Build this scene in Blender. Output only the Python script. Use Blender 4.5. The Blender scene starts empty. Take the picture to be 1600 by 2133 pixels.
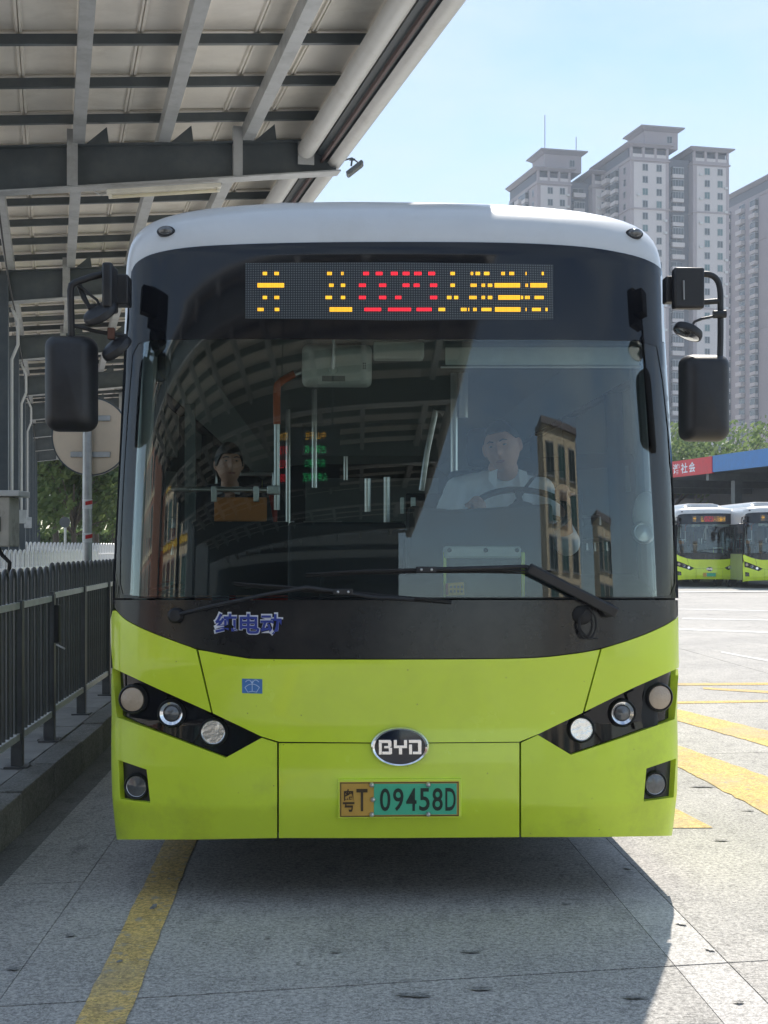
import bpy, bmesh, math, random
from mathutils import Vector, Matrix, Euler
from mathutils.geometry import delaunay_2d_cdt
random.seed(7)
SC = bpy.context.scene
COL = SC.collection
R = math.radians

# ---------------------------------------------------------------- camera
F = 2900.0; CX = 800.0; HY = 1140.0; CH = 1.56       # focal length and horizon of the 1600x2133 photograph, eye height
cam = bpy.data.cameras.new('camera'); camo = bpy.data.objects.new('camera', cam); COL.objects.link(camo)
camo.location = (0, 0, CH); camo.rotation_euler = (R(90), 0, 0)
cam.sensor_width = 36; cam.sensor_fit = 'AUTO'; cam.lens = F / 2133 * 36
cam.shift_y = (HY - 1066.5) / 2133
cam.clip_start = 0.05; cam.clip_end = 6000
SC.camera = camo

# ---------------------------------------------------------------- world, sun, exposure
SUN = Vector((0.20, 0.81, 1.0)).normalized()         # towards the sun
W_ = bpy.data.worlds.new('World'); SC.world = W_; W_.use_nodes = True
nt = W_.node_tree; bg = nt.nodes['Background']
sky = nt.nodes.new('ShaderNodeTexSky'); sky.sky_type = 'NISHITA'; sky.sun_disc = False
sky.sun_elevation = math.asin(SUN.z); sky.sun_rotation = math.atan2(SUN.x, SUN.y)
sky.air_density = 1.0; sky.dust_density = 0.25; sky.ozone_density = 1.2; sky.altitude = 600
# thin high cloud veils mixed over the sky
tc = nt.nodes.new('ShaderNodeTexCoord'); mp = nt.nodes.new('ShaderNodeMapping'); mp.inputs['Scale'].default_value = (2.2, 2.2, 6.0)
no = nt.nodes.new('ShaderNodeTexNoise'); no.inputs['Scale'].default_value = 2.1; no.inputs['Detail'].default_value = 6; no.inputs['Roughness'].default_value = 0.58
rp = nt.nodes.new('ShaderNodeValToRGB'); rp.color_ramp.elements[0].position = 0.34; rp.color_ramp.elements[1].position = 0.70
rp.color_ramp.elements[0].color = (0, 0, 0, 1); rp.color_ramp.elements[1].color = (0.8, 0.8, 0.8, 1)
mx = nt.nodes.new('ShaderNodeMix'); mx.data_type = 'RGBA'
mx.inputs[7].default_value = (4.1, 4.9, 5.7, 1)
nt.links.new(tc.outputs['Generated'], mp.inputs['Vector']); nt.links.new(mp.outputs[0], no.inputs['Vector'])
nt.links.new(no.outputs['Fac'], rp.inputs['Fac']); nt.links.new(rp.outputs['Color'], mx.inputs[0])
nt.links.new(sky.outputs[0], mx.inputs[6]); nt.links.new(mx.outputs[2], bg.inputs['Color'])
bg.inputs['Strength'].default_value = 0.057
sl = bpy.data.lights.new('sun', 'SUN'); sl.energy = 2.0; sl.angle = R(0.53); sl.color = (1.0, 0.93, 0.83)
so = bpy.data.objects.new('sun', sl); COL.objects.link(so); so.rotation_euler = (-SUN).to_track_quat('-Z', 'Y').to_euler()
so.location = (20, 60, 90)
vs = SC.view_settings; vs.view_transform = 'Standard'; vs.look = 'None'; vs.gamma = 1; vs.use_curve_mapping = False
vs.exposure = 1.72
SC.render.engine = 'CYCLES'; SC.cycles.use_denoising = True
SC.cycles.max_bounces = 7; SC.cycles.transparent_max_bounces = 16; SC.cycles.volume_bounces = 1
SC.cycles.sample_clamp_indirect = 6; SC.cycles.caustics_reflective = False; SC.cycles.caustics_refractive = False

# ---------------------------------------------------------------- helpers
def srgb(r, g, b):
    f = lambda c: (c / 255 / 12.92) if c / 255 <= 0.04045 else ((c / 255 + 0.055) / 1.055) ** 2.4
    return (f(r), f(g), f(b))
MATS = {}; K = MATS
def mat(name, col, rough=0.5, metal=0.0, var=0.12, scale=4.0, bump=0.0, bscale=60.0, coat=0.0, spec=0.5, emit=None, estr=1.0, stain=None, stscale=1.2, stamt=0.5, rvar=0.12, stretch=(1, 1, 1), speck=None):
    m = bpy.data.materials.new(name); m.use_nodes = True; n = m.node_tree; p = n.nodes['Principled BSDF']
    L = n.links.new
    p.inputs['Roughness'].default_value = rough; p.inputs['Metallic'].default_value = metal
    p.inputs['Coat Weight'].default_value = coat; p.inputs['Coat Roughness'].default_value = 0.05
    p.inputs['Specular IOR Level'].default_value = spec
    t = n.nodes.new('ShaderNodeTexCoord'); mpn = n.nodes.new('ShaderNodeMapping'); mpn.inputs['Scale'].default_value = stretch
    L(t.outputs['Object'], mpn.inputs['Vector'])
    a = n.nodes.new('ShaderNodeTexNoise'); a.inputs['Scale'].default_value = scale; a.inputs['Detail'].default_value = 7; a.inputs['Roughness'].default_value = 0.65
    L(mpn.outputs[0], a.inputs['Vector'])
    mr = n.nodes.new('ShaderNodeMapRange'); mr.inputs[1].default_value = 0.3; mr.inputs[2].default_value = 0.7
    mr.inputs[3].default_value = 1 - var; mr.inputs[4].default_value = 1 + var
    L(a.outputs['Fac'], mr.inputs[0])
    v = n.nodes.new('ShaderNodeMix'); v.data_type = 'RGBA'; v.blend_type = 'MULTIPLY'; v.inputs[0].default_value = 1
    v.inputs[6].default_value = (*col, 1); L(mr.outputs[0], v.inputs[7]); out = v.outputs[2]
    if stain:
        b = n.nodes.new('ShaderNodeTexNoise'); b.inputs['Scale'].default_value = stscale; b.inputs['Detail'].default_value = 9; b.inputs['Roughness'].default_value = 0.7
        L(mpn.outputs[0], b.inputs['Vector'])
        r2 = n.nodes.new('ShaderNodeMapRange'); r2.inputs[1].default_value = 0.48; r2.inputs[2].default_value = 0.72; r2.inputs[4].default_value = stamt
        L(b.outputs['Fac'], r2.inputs[0])
        s = n.nodes.new('ShaderNodeMix'); s.data_type = 'RGBA'; s.inputs[7].default_value = (*stain, 1)
        L(r2.outputs[0], s.inputs[0]); L(out, s.inputs[6]); out = s.outputs[2]
    if speck:                                               # fly marks and grit
        w = n.nodes.new('ShaderNodeTexVoronoi'); w.inputs['Scale'].default_value = 26; L(mpn.outputs[0], w.inputs['Vector'])
        r3 = n.nodes.new('ShaderNodeMapRange'); r3.inputs[1].default_value = 0.085; r3.inputs[2].default_value = 0.05; r3.inputs[3].default_value = 0; r3.inputs[4].default_value = 1; L(w.outputs['Distance'], r3.inputs[0])
        hs_ = n.nodes.new('ShaderNodeSeparateColor'); L(w.outputs['Color'], hs_.inputs[0]); g3 = n.nodes.new('ShaderNodeMath'); g3.operation = 'GREATER_THAN'; g3.inputs[1].default_value = 0.86; L(hs_.outputs[0], g3.inputs[0])
        m3 = n.nodes.new('ShaderNodeMath'); m3.operation = 'MULTIPLY'; L(r3.outputs[0], m3.inputs[0]); L(g3.outputs[0], m3.inputs[1]); m4 = n.nodes.new('ShaderNodeMath'); m4.operation = 'MULTIPLY'; m4.inputs[1].default_value = 0.7; L(m3.outputs[0], m4.inputs[0])
        s3 = n.nodes.new('ShaderNodeMix'); s3.data_type = 'RGBA'; s3.inputs[7].default_value = (*speck, 1); L(m4.outputs[0], s3.inputs[0]); L(out, s3.inputs[6]); out = s3.outputs[2]
    L(out, p.inputs['Base Color'])
    if rvar:
        q = n.nodes.new('ShaderNodeMapRange'); q.inputs[1].default_value = 0.3; q.inputs[2].default_value = 0.7
        q.inputs[3].default_value = max(0, rough - rvar * rough); q.inputs[4].default_value = min(1, rough + rvar * rough)
        L(a.outputs['Fac'], q.inputs[0]); L(q.outputs[0], p.inputs['Roughness'])
    if bump:
        c = n.nodes.new('ShaderNodeTexNoise'); c.inputs['Scale'].default_value = bscale; c.inputs['Detail'].default_value = 5
        L(mpn.outputs[0], c.inputs['Vector'])
        bm_ = n.nodes.new('ShaderNodeBump'); bm_.inputs['Strength'].default_value = bump; bm_.inputs['Distance'].default_value = 0.01
        L(c.outputs['Fac'], bm_.inputs['Height']); L(bm_.outputs[0], p.inputs['Normal'])
    if emit:
        p.inputs['Emission Color'].default_value = (*emit, 1); p.inputs['Emission Strength'].default_value = estr
    MATS[name] = m
    return m
def glass(name, tint, ior=1.5, boost=1.0, rough=0.0, base=0.0):
    m = bpy.data.materials.new(name); m.use_nodes = True; n = m.node_tree; n.nodes.clear(); L = n.links.new
    o = n.nodes.new('ShaderNodeOutputMaterial'); t = n.nodes.new('ShaderNodeBsdfTransparent'); t.inputs[0].default_value = (*tint, 1)
    g = n.nodes.new('ShaderNodeBsdfGlossy'); g.inputs['Roughness'].default_value = rough
    fr = n.nodes.new('ShaderNodeFresnel'); fr.inputs[0].default_value = ior
    ma = n.nodes.new('ShaderNodeMath'); ma.operation = 'MULTIPLY_ADD'; ma.inputs[1].default_value = boost; ma.inputs[2].default_value = base; ma.use_clamp = True
    x = n.nodes.new('ShaderNodeMixShader'); L(fr.outputs[0], ma.inputs[0]); L(ma.outputs[0], x.inputs[0]); L(t.outputs[0], x.inputs[1]); L(g.outputs[0], x.inputs[2])
    L(x.outputs[0], o.inputs[0]); MATS[name] = m
    return m
def emitter(name, col, s):
    m = bpy.data.materials.new(name); m.use_nodes = True; p = m.node_tree.nodes['Principled BSDF']
    p.inputs['Base Color'].default_value = (*[c * 0.5 for c in col], 1); p.inputs['Emission Color'].default_value = (*col, 1); p.inputs['Emission Strength'].default_value = s
    MATS[name] = m
    return m

class MB:
    def __init__(s): s.v = []; s.f = []; s.mi = []; s.cur = 0
    def add(s, vs, fs, M=None):
        b = len(s.v); s.v += [tuple(M @ Vector(v)) if M is not None else tuple(v) for v in vs]
        s.f += [tuple(i + b for i in f) for f in fs]; s.mi += [s.cur] * len(fs); return s
    def box(s, c, d, M=None, rz=0, rx=0, ry=0):
        h = [x / 2 for x in d]
        vs = [Vector((sx * h[0], sy * h[1], sz * h[2])) for sx in (-1, 1) for sy in (-1, 1) for sz in (-1, 1)]
        if rz or rx or ry:
            e = Euler((rx, ry, rz)).to_matrix(); vs = [e @ v for v in vs]
        vs = [v + Vector(c) for v in vs]
        return s.add(vs, [(0, 1, 3, 2), (4, 6, 7, 5), (0, 4, 5, 1), (2, 3, 7, 6), (0, 2, 6, 4), (1, 5, 7, 3)], M)
    def span(s, a, b, M=None):
        return s.box([(a[i] + b[i]) / 2 for i in range(3)], [abs(b[i] - a[i]) for i in range(3)], M)
    def bar(s, a, b, w, h, up=(0, 0, 1), M=None):          # rectangular bar from a to b, w across, h along up
        a = Vector(a); b = Vector(b); d = (b - a); l = d.length; d.normalize(); u = Vector(up); x = d.cross(u).normalized(); u = x.cross(d).normalized()
        vs = [p + x * (sx * w / 2) + u * (sz * h / 2) for p in (a, b) for sx in (-1, 1) for sz in (-1, 1)]
        return s.add(vs, [(0, 2, 3, 1), (4, 5, 7, 6), (0, 1, 5, 4), (2, 6, 7, 3), (0, 4, 6, 2), (1, 3, 7, 5)], M)
    def tube(s, pts, r, n=10, M=None, cap=True):
        pts = [Vector(p) for p in pts]; k = len(pts); rr = r if isinstance(r, (list, tuple)) else [r] * k
        vs = []; fs = []; px = None
        for i, p in enumerate(pts):
            t = (pts[min(i + 1, k - 1)] - pts[max(i - 1, 0)]).normalized()
            if px is None:
                px = t.orthogonal().normalized()
            else:
                px = (px - t * px.dot(t)); px = px.normalized() if px.length > 1e-6 else t.orthogonal().normalized()
            py = t.cross(px)
            for j in range(n):
                an = 2 * math.pi * j / n; vs.append(p + (px * math.cos(an) + py * math.sin(an)) * rr[i])
        for i in range(k - 1):
            for j in range(n):
                fs.append((i * n + j, i * n + (j + 1) % n, (i + 1) * n + (j + 1) % n, (i + 1) * n + j))
        if cap:
            fs.append(tuple(reversed(range(n)))); fs.append(tuple((k - 1) * n + j for j in range(n)))
        return s.add(vs, fs, M)
    def lathe(s, prof, n=24, M=None, sx=1, sy=1, cap=True):          # prof: (r, z); axis z
        vs = []; fs = []
        for r, z in prof:
            for j in range(n):
                an = 2 * math.pi * j / n; vs.append((r * math.cos(an) * sx, r * math.sin(an) * sy, z))
        for i in range(len(prof) - 1):
            for j in range(n):
                fs.append((i * n + j, i * n + (j + 1) % n, (i + 1) * n + (j + 1) % n, (i + 1) * n + j))
        if cap and prof[0][0] > 1e-6: fs.append(tuple(reversed(range(n))))
        if cap and prof[-1][0] > 1e-6: fs.append(tuple((len(prof) - 1) * n + j for j in range(n)))
        return s.add(vs, fs, M)
    def ball(s, c, r, n=12, M=None):
        r = r if isinstance(r, (list, tuple)) else (r, r, r)
        vs = []; fs = []; m = max(6, n // 2 + 2)
        for i in range(m + 1):
            th = math.pi * i / m
            for j in range(n):
                ph = 2 * math.pi * j / n
                vs.append((c[0] + r[0] * math.sin(th) * math.cos(ph), c[1] + r[1] * math.sin(th) * math.sin(ph), c[2] + r[2] * math.cos(th)))
        for i in range(m):
            for j in range(n):
                fs.append((i * n + j, (i + 1) * n + j, (i + 1) * n + (j + 1) % n, i * n + (j + 1) % n))
        return s.add(vs, fs, M)
    def prism(s, poly, fa, fb):                             # poly of 2D points; fa/fb map (u,v)->3D for the two caps
        n = len(poly); vs = [fa(*p) for p in poly] + [fb(*p) for p in poly]
        fs = [tuple(range(n)), tuple(reversed(range(n, 2 * n)))] + [(i, n + i, n + (i + 1) % n, (i + 1) % n) for i in range(n)]
        return s.add(vs, fs)
    def grid(s, rows, M=None, closed=False):
        n = len(rows[0]); vs = [p for r in rows for p in r]; fs = []
        for i in range(len(rows) - 1):
            for j in range(n if closed else n - 1):
                fs.append((i * n + j, i * n + (j + 1) % n, (i + 1) * n + (j + 1) % n, (i + 1) * n + j))
        return s.add(vs, fs, M)
    def mesh(s, name, mats, smooth=False, fix=True, merge=False):
        me = bpy.data.meshes.new(name); me.from_pydata(s.v, [], s.f)
        for m in (mats if isinstance(mats, (list, tuple)) else [mats]): me.materials.append(m)
        if any(s.mi): me.polygons.foreach_set('material_index', s.mi)
        if fix:
            b = bmesh.new(); b.from_mesh(me)
            if merge: bmesh.ops.remove_doubles(b, verts=b.verts, dist=1e-5)
            bmesh.ops.recalc_face_normals(b, faces=b.faces); b.to_mesh(me); b.free()
        if smooth:
            me.polygons.foreach_set('use_smooth', [True] * len(me.polygons))
            if smooth != 'all':
                me.set_sharp_from_angle(angle=R(38))
        me.update()
        return me
    def build(s, name, mats, parent=None, smooth=False, bevel=0, M=None, **kw):
        o = bpy.data.objects.new(name, s.mesh(name, mats, smooth, **kw)); COL.objects.link(o)
        if parent: o.parent = parent
        if M is not None: o.matrix_local = M
        if bevel:
            b = o.modifiers.new('bevel', 'BEVEL'); b.width = bevel; b.segments = 2; b.limit_method = 'ANGLE'; b.angle_limit = R(40)
            o.data.polygons.foreach_set('use_smooth', [True] * len(o.data.polygons)); o.data.set_sharp_from_angle(angle=R(60))
        return o
def tag(o, label=None, cat=None, group=None, kind=None):
    if label: o['label'] = label
    if cat: o['category'] = cat
    if group: o['group'] = group
    if kind: o['kind'] = kind
    return o
def empty(name, loc=(0, 0, 0), rz=0, parent=None):
    o = bpy.data.objects.new(name, None); COL.objects.link(o); o.location = loc; o.rotation_euler = (0, 0, rz); o.empty_display_size = 0.2
    if parent: o.parent = parent
    return o
def clone(o, parent=None, skip=()):
    c = o.copy(); COL.objects.link(c); c.parent = parent
    for ch in o.children:
        if ch.name.split('.')[0] not in skip: clone(ch, c, skip)
    return c
def inst(o, parent, M):
    c = o.copy(); COL.objects.link(c); c.parent = parent; c.matrix_local = M
    return c
def T(*v): return Matrix.Translation(Vector(v))
def RZ(a): return Matrix.Rotation(a, 4, 'Z')
def RX(a): return Matrix.Rotation(a, 4, 'X')
def RY(a): return Matrix.Rotation(a, 4, 'Y')
def at(px, py, d): return Vector(((px - CX) / F * d, d, CH - (py - HY) / F * d))       # a point seen at a photo pixel, d metres away
def gnd(px, py, z=0.0):
    d = F * (CH - z) / (py - HY); return Vector(((px - CX) / F * d, d, z))
def text_mesh(txt, h, w=None, bold=0.0, depth=0.0, name='lettering', sx=1.0):
    cu = bpy.data.curves.new('t', 'FONT'); cu.body = txt; cu.size = 1.0; cu.offset = bold; cu.extrude = 0.0; cu.resolution_u = 4
    cu.align_x = 'LEFT'
    o = bpy.data.objects.new('t', cu); COL.objects.link(o)
    dg = bpy.context.evaluated_depsgraph_get(); me = bpy.data.meshes.new_from_object(o.evaluated_get(dg))
    bpy.data.objects.remove(o); bpy.data.curves.remove(cu)
    xs = [v.co.x for v in me.vertices]; ys = [v.co.y for v in me.vertices]
    x0, x1, y0, y1 = min(xs), max(xs), min(ys), max(ys)
    ky = h / (y1 - y0); kx = (w / (x1 - x0)) if w else ky * sx
    for v in me.vertices:                                   # centred, in the x-z plane, facing -y
        v.co = ((v.co.x - (x0 + x1) / 2) * kx, 0, (v.co.y - (y0 + y1) / 2) * ky)
    me.materials.clear(); me.name = name
    return me
def put(me, name, m, parent, M):
    if not me.materials: me.materials.append(m)
    o = bpy.data.objects.new(name, me); COL.objects.link(o); o.parent = parent; o.matrix_local = M
    return o
def pip(x, y, poly):
    c = False; j = len(poly) - 1
    for i in range(len(poly)):
        if (poly[i][1] > y) != (poly[j][1] > y) and x < (poly[j][0] - poly[i][0]) * (y - poly[i][1]) / (poly[j][1] - poly[i][1]) + poly[i][0]: c = not c
        j = i
    return c
# ---------------------------------------------------------------- materials
def concrete(name, col, dark, grain=0.35, bump=0.35, broom=0.0, worn=None):
    m = bpy.data.materials.new(name); m.use_nodes = True; n = m.node_tree; p = n.nodes['Principled BSDF']; L = n.links.new
    p.inputs['Roughness'].default_value = 0.85; p.inputs['Specular IOR Level'].default_value = 0.3
    g = n.nodes.new('ShaderNodeNewGeometry')
    def noise(sc, det, ro, st=(1, 1, 1)):
        mp_ = n.nodes.new('ShaderNodeMapping'); mp_.inputs['Scale'].default_value = st; L(g.outputs['Position'], mp_.inputs['Vector'])
        t = n.nodes.new('ShaderNodeTexNoise'); t.inputs['Scale'].default_value = sc; t.inputs['Detail'].default_value = det; t.inputs['Roughness'].default_value = ro
        L(mp_.outputs[0], t.inputs['Vector']); return t.outputs['Fac']
    def rng(s, a, b, c, d):
        r = n.nodes.new('ShaderNodeMapRange'); r.inputs[1].default_value = a; r.inputs[2].default_value = b; r.inputs[3].default_value = c; r.inputs[4].default_value = d; L(s, r.inputs[0]); return r.outputs[0]
    def mix(f, a, b, bl='MIX'):
        x = n.nodes.new('ShaderNodeMix'); x.data_type = 'RGBA'; x.blend_type = bl
        for s, i in ((f, 0), (a, 6), (b, 7)):
            if isinstance(s, (int, float)): x.inputs[i].default_value = s
            elif isinstance(s, tuple): x.inputs[i].default_value = (*s, 1)
            else: L(s, x.inputs[i])
        return x.outputs[2]
    c = mix(rng(noise(0.55, 8, 0.62), 0.35, 0.68, 0, 0.85), col, dark)
    c = mix(rng(noise(9, 6, 0.7, (1, .5, 1)), 0.50, 0.66, 0, 0.45), c, tuple(x * 0.55 for x in dark))
    c = mix(rng(noise(1.7, 4, 0.55, (1.6, .7, 1)), 0.66, 0.72, 0, 0.55), c, tuple(x * 0.5 for x in dark))                      # broad traffic grime
    c = mix(rng(noise(3.5, 8, 0.7, (1, .35, 1)), 0.5, 0.75, 0, 0.5), c, tuple(x * 0.62 for x in col))  # drag marks
    c = mix(1.0, c, rng(noise(48, 3, 0.8), 0.38, 0.62, 1 - grain, 1 + grain), 'MULTIPLY')      # exposed sand
    c = mix(rng(noise(110, 2, 0.6), 0.56, 0.64, 0, 0.6), c, tuple(min(1, x * 1.7) for x in col))  # pale chips
    c = mix(rng(noise(26, 3, 0.6, (.3, 1, 1)), 0.60, 0.68, 0, 0.5), c, tuple(x * 0.4 for x in col))  # pits
    if worn: c = mix(rng(noise(14, 8, 0.75), 0.55, 0.62, 0, 0.8), c, worn); c = mix(rng(noise(1.1, 5, 0.6), 0.5, 0.75, 0, 0.6), c, worn)
    L(c, p.inputs['Base Color'])
    b = n.nodes.new('ShaderNodeBump'); b.inputs['Strength'].default_value = bump; b.inputs['Distance'].default_value = 0.006
    h = noise(70, 5, 0.75)
    if broom:
        a_ = n.nodes.new('ShaderNodeMath'); a_.operation = 'ADD'; L(h, a_.inputs[0]); L(noise(16, 3, 0.5, (.12, 6, 1)), a_.inputs[1]); h = a_.outputs[0]
    L(h, b.inputs['Height']); L(b.outputs[0], p.inputs['Normal'])
    MATS[name] = m
    return m
concrete('concrete', (0.44, 0.42, 0.39), (0.31, 0.30, 0.285), grain=0.38, bump=0.5, broom=1)
concrete('concrete_pale', (0.52, 0.50, 0.475), (0.41, 0.395, 0.375), grain=0.3, bump=0.3)
concrete('concrete_kerb', (0.22, 0.215, 0.205), (0.13, 0.128, 0.12), grain=0.25)
concrete('joint_dirt', (0.05, 0.048, 0.045), (0.03, 0.03, 0.03))
concrete('yellow_paint', (0.66, 0.45, 0.15), (0.50, 0.37, 0.18), grain=0.35, bump=0.3, worn=(0.36, 0.335, 0.29))
concrete('white_paint', (0.62, 0.61, 0.58), (0.42, 0.41, 0.39), grain=0.2, bump=0.2, worn=(0.40, 0.38, 0.35))
mat('lime', (0.67, 0.85, 0.040), 0.26, 0, 0.04, 1.6, coat=0.7, stain=(0.30, 0.36, 0.06), stscale=2.2, stamt=0.16, bump=0.05, bscale=5, speck=(0.10, 0.11, 0.04))
mat('lime_dirty', (0.65, 0.83, 0.045), 0.38, 0, 0.05, 2.5, coat=0.3, stain=(0.22, 0.25, 0.06), stscale=3, stamt=0.32, bump=0.06, bscale=5, speck=(0.10, 0.10, 0.05))
mat('bus_white', (0.62, 0.63, 0.63), 0.32, 0, 0.05, 2.0, coat=0.4, stain=(0.36, 0.34, 0.30), stscale=2, stamt=0.35)
mat('reflector', (0.92, 0.92, 0.90), 0.22, 1.0, 0.1, 60, bump=0.7, bscale=28)
mat('lime_side_dull', (0.30, 0.36, 0.14), 0.45, 0, 0.1, 2, stain=(0.2, 0.2, 0.14), stscale=3, stamt=0.4)  # left-side lime dulled to cut its green bounce on fence and kerb
concrete('concrete_kerb_b', (0.27, 0.262, 0.25), (0.17, 0.165, 0.155), grain=0.25)
mat('black_gloss', (0.006, 0.007, 0.010), 0.06, 0, 0.15, 3, coat=0.0, spec=0.5, stain=(0.03, 0.03, 0.032), stscale=3.5, stamt=0.25)
mat('black_panel', (0.014, 0.014, 0.016), 0.20, 0, 0.25, 3, stain=(0.055, 0.05, 0.046), stscale=1.7, stamt=0.6, coat=0.1)
mat('black_plastic', (0.014, 0.015, 0.018), 0.48, 0, 0.25, 6, bump=0.05, bscale=220, stain=(0.05, 0.05, 0.052), stscale=7, stamt=0.35)
mat('rubber', (0.010, 0.010, 0.011), 0.7)
mat('dark_interior', (0.030, 0.036, 0.040), 0.75, var=0.2)
mat('dash', (0.020, 0.024, 0.028), 0.7)
mat('trim_grey', (0.66, 0.72, 0.68), 0.55, stain=(0.3, 0.32, 0.3), stamt=0.3)
mat('trim_mid', (0.16, 0.19, 0.19), 0.6)
mat('steel', (0.62, 0.63, 0.63), 0.3, 0.9)
mat('chrome', (0.85, 0.86, 0.88), 0.12, 1.0, var=0.03)
mat('navy', (0.006, 0.012, 0.03), 0.12, coat=0.4)
mat('orange_grip', (0.45, 0.10, 0.03), 0.5)
mat('orange_board', (0.55, 0.20, 0.04), 0.55)
mat('red_fabric', (0.33, 0.03, 0.015), 0.75)
mat('amber_lens', (0.50, 0.40, 0.30), 0.25, coat=0.5, bump=0.5, bscale=120)
mat('lens_clear', (0.60, 0.60, 0.57), 0.10, 0.75, var=0.3, scale=40, bump=0.3, bscale=60)
mat('lens_dark', (0.16, 0.165, 0.17), 0.12, 0.4, var=0.3, scale=30)
mat('plate_gold', (0.62, 0.36, 0.06), 0.35, bump=0.03, bscale=80)
mat('plate_green', (0.06, 0.50, 0.29), 0.35, var=0.06, scale=12)
mat('plate_ink', (0.010, 0.03, 0.02), 0.5)
mat('plate_ink_brown', (0.06, 0.035, 0.01), 0.5)
mat('blue_ink', (0.030, 0.055, 0.30), 0.4)
mat('white_ink', (0.72, 0.74, 0.80), 0.5)
mat('sticker_blue', (0.06, 0.20, 0.50), 0.35)
mat('sticker_line', (0.55, 0.68, 0.85), 0.5)
mat('label_yellow', (0.75, 0.46, 0.03), 0.5)
glass('windscreen_glass', (0.86, 0.92, 0.91), 1.52, 1.5, 0.0, 0.004)
glass('side_glass', (0.84, 0.90, 0.89), 1.5, 1.0)
glass('sign_glass', (0.9, 0.92, 0.93), 1.5, 1.2)
emitter('led_yellow', (1.0, 0.52, 0.03), 0.5)
emitter('led_red', (1.0, 0.02, 0.04), 0.6)
emitter('led_green', (0.05, 0.8, 0.25), 0.5)
# canopy
mat('steel_dark', (0.075, 0.092, 0.102), 0.42, 0.0, 0.18, 3, coat=0.1, stain=(0.13, 0.13, 0.12), stscale=3, stamt=0.35)
mat('steel_grey', (0.40, 0.415, 0.42), 0.42, 0.0, 0.14, 3, stain=(0.13, 0.13, 0.125), stscale=4, stamt=0.5)
mat('gutter_white', (0.52, 0.52, 0.50), 0.45, 0.0, 0.1, 3, stain=(0.28, 0.26, 0.23), stscale=3, stamt=0.5)
mat('tube_white', (0.75, 0.72, 0.62), 0.4)
mat('galv', (0.42, 0.43, 0.43), 0.36, 0.75, 0.2, 9)
mat('sign_back', (0.78, 0.64, 0.48), 0.5, 0.0, 0.15, 2.5, stain=(0.30, 0.24, 0.2), stscale=2.5, stamt=0.4)
mat('red_band', (0.55, 0.02, 0.02), 0.5)
mat('white_band', (0.7, 0.7, 0.69), 0.5)
mat('box_beige', (0.42, 0.39, 0.33), 0.7, 0, 0.2, 4, stain=(0.08, 0.07, 0.055), stscale=6, stamt=0.8, bump=0.15)
mat('fence_steel_shaded', (0.10, 0.105, 0.11), 0.4, 0.15, 0.25, 5, stain=(0.07, 0.065, 0.06), stscale=6, stamt=0.6)  # fence bars: backlit shade put into a near-black colour
mat('fence_rail_lit', (0.80, 0.80, 0.78), 0.35, 0.0, 0.1, 5, stain=(0.3, 0.28, 0.25), stamt=0.4)  # rails whitened to carry the sunlight falling on them
mat('fence_white', (0.72, 0.72, 0.70), 0.4, 0.0, 0.1, 5)
# roof sheets: cream steel
m = mat('roof_sheet', (0.84, 0.79, 0.70), 0.5, 0.0, 0.07, 2.2, stain=(0.42, 0.36, 0.28), stscale=2.0, stamt=0.35, bump=0.04, bscale=14)
# city
mat('tower_pink', (0.30, 0.262, 0.272), 0.8, 0, 0.08, 0.2, stain=(0.30, 0.24, 0.23), stscale=0.15, stamt=0.4)
mat('tower_cream', (0.50, 0.465, 0.455), 0.8, 0, 0.08, 0.2, stain=(0.34, 0.30, 0.29), stscale=0.2, stamt=0.4)
mat('recess_shade', (0.10, 0.11, 0.13), 0.8, 0, 0.2, 0.4)  # dark tone paints the shade inside recesses and below the far roof
mat('window_frame', (0.30, 0.31, 0.32), 0.5)
mat('window_dark', (0.03, 0.045, 0.05), 0.12, 0, 0.5, 0.7)
mat('window_teal', (0.06, 0.13, 0.13), 0.12)
mat('eave', (0.22, 0.20, 0.215), 0.7)
mat('ac_unit', (0.5, 0.5, 0.49), 0.6)
mat('beige_wall', (0.72, 0.62, 0.46), 0.8, 0, 0.08, 0.3, stain=(0.38, 0.32, 0.25), stscale=0.3, stamt=0.4)
mat('yellow_wall', (0.75, 0.50, 0.09), 0.8, 0, 0.08, 0.3)
mat('rose_wall', (0.50, 0.27, 0.20), 0.8, 0, 0.08, 0.3)
mat('fascia_red', (0.55, 0.02, 0.03), 0.45)
mat('fascia_blue', (0.03, 0.16, 0.42), 0.4)
mat('bark', (0.10, 0.085, 0.065), 0.9, bump=0.4, bscale=20)
def leafmat(name, c1, c2):
    m = bpy.data.materials.new(name); m.use_nodes = True; n = m.node_tree; p = n.nodes['Principled BSDF']; L = n.links.new
    g = n.nodes.new('ShaderNodeNewGeometry'); x = n.nodes.new('ShaderNodeMix'); x.data_type = 'RGBA'
    x.inputs[6].default_value = (*c1, 1); x.inputs[7].default_value = (*c2, 1); L(g.outputs['Random Per Island'], x.inputs[0]); L(x.outputs[2], p.inputs['Base Color'])
    p.inputs['Roughness'].default_value = 0.55
    t = n.nodes.new('ShaderNodeBsdfTranslucent'); L(x.outputs[2], t.inputs[0]); a = n.nodes.new('ShaderNodeMixShader'); a.inputs[0].default_value = 0.5
    o = n.nodes['Material Output']; L(p.outputs[0], a.inputs[1]); L(t.outputs[0], a.inputs[2]); L(a.outputs[0], o.inputs[0]); MATS[name] = m
leafmat('leaf', (0.09, 0.15, 0.05), (0.20, 0.26, 0.09))
leafmat('leaf_palm', (0.04, 0.09, 0.04), (0.09, 0.15, 0.06))
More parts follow.
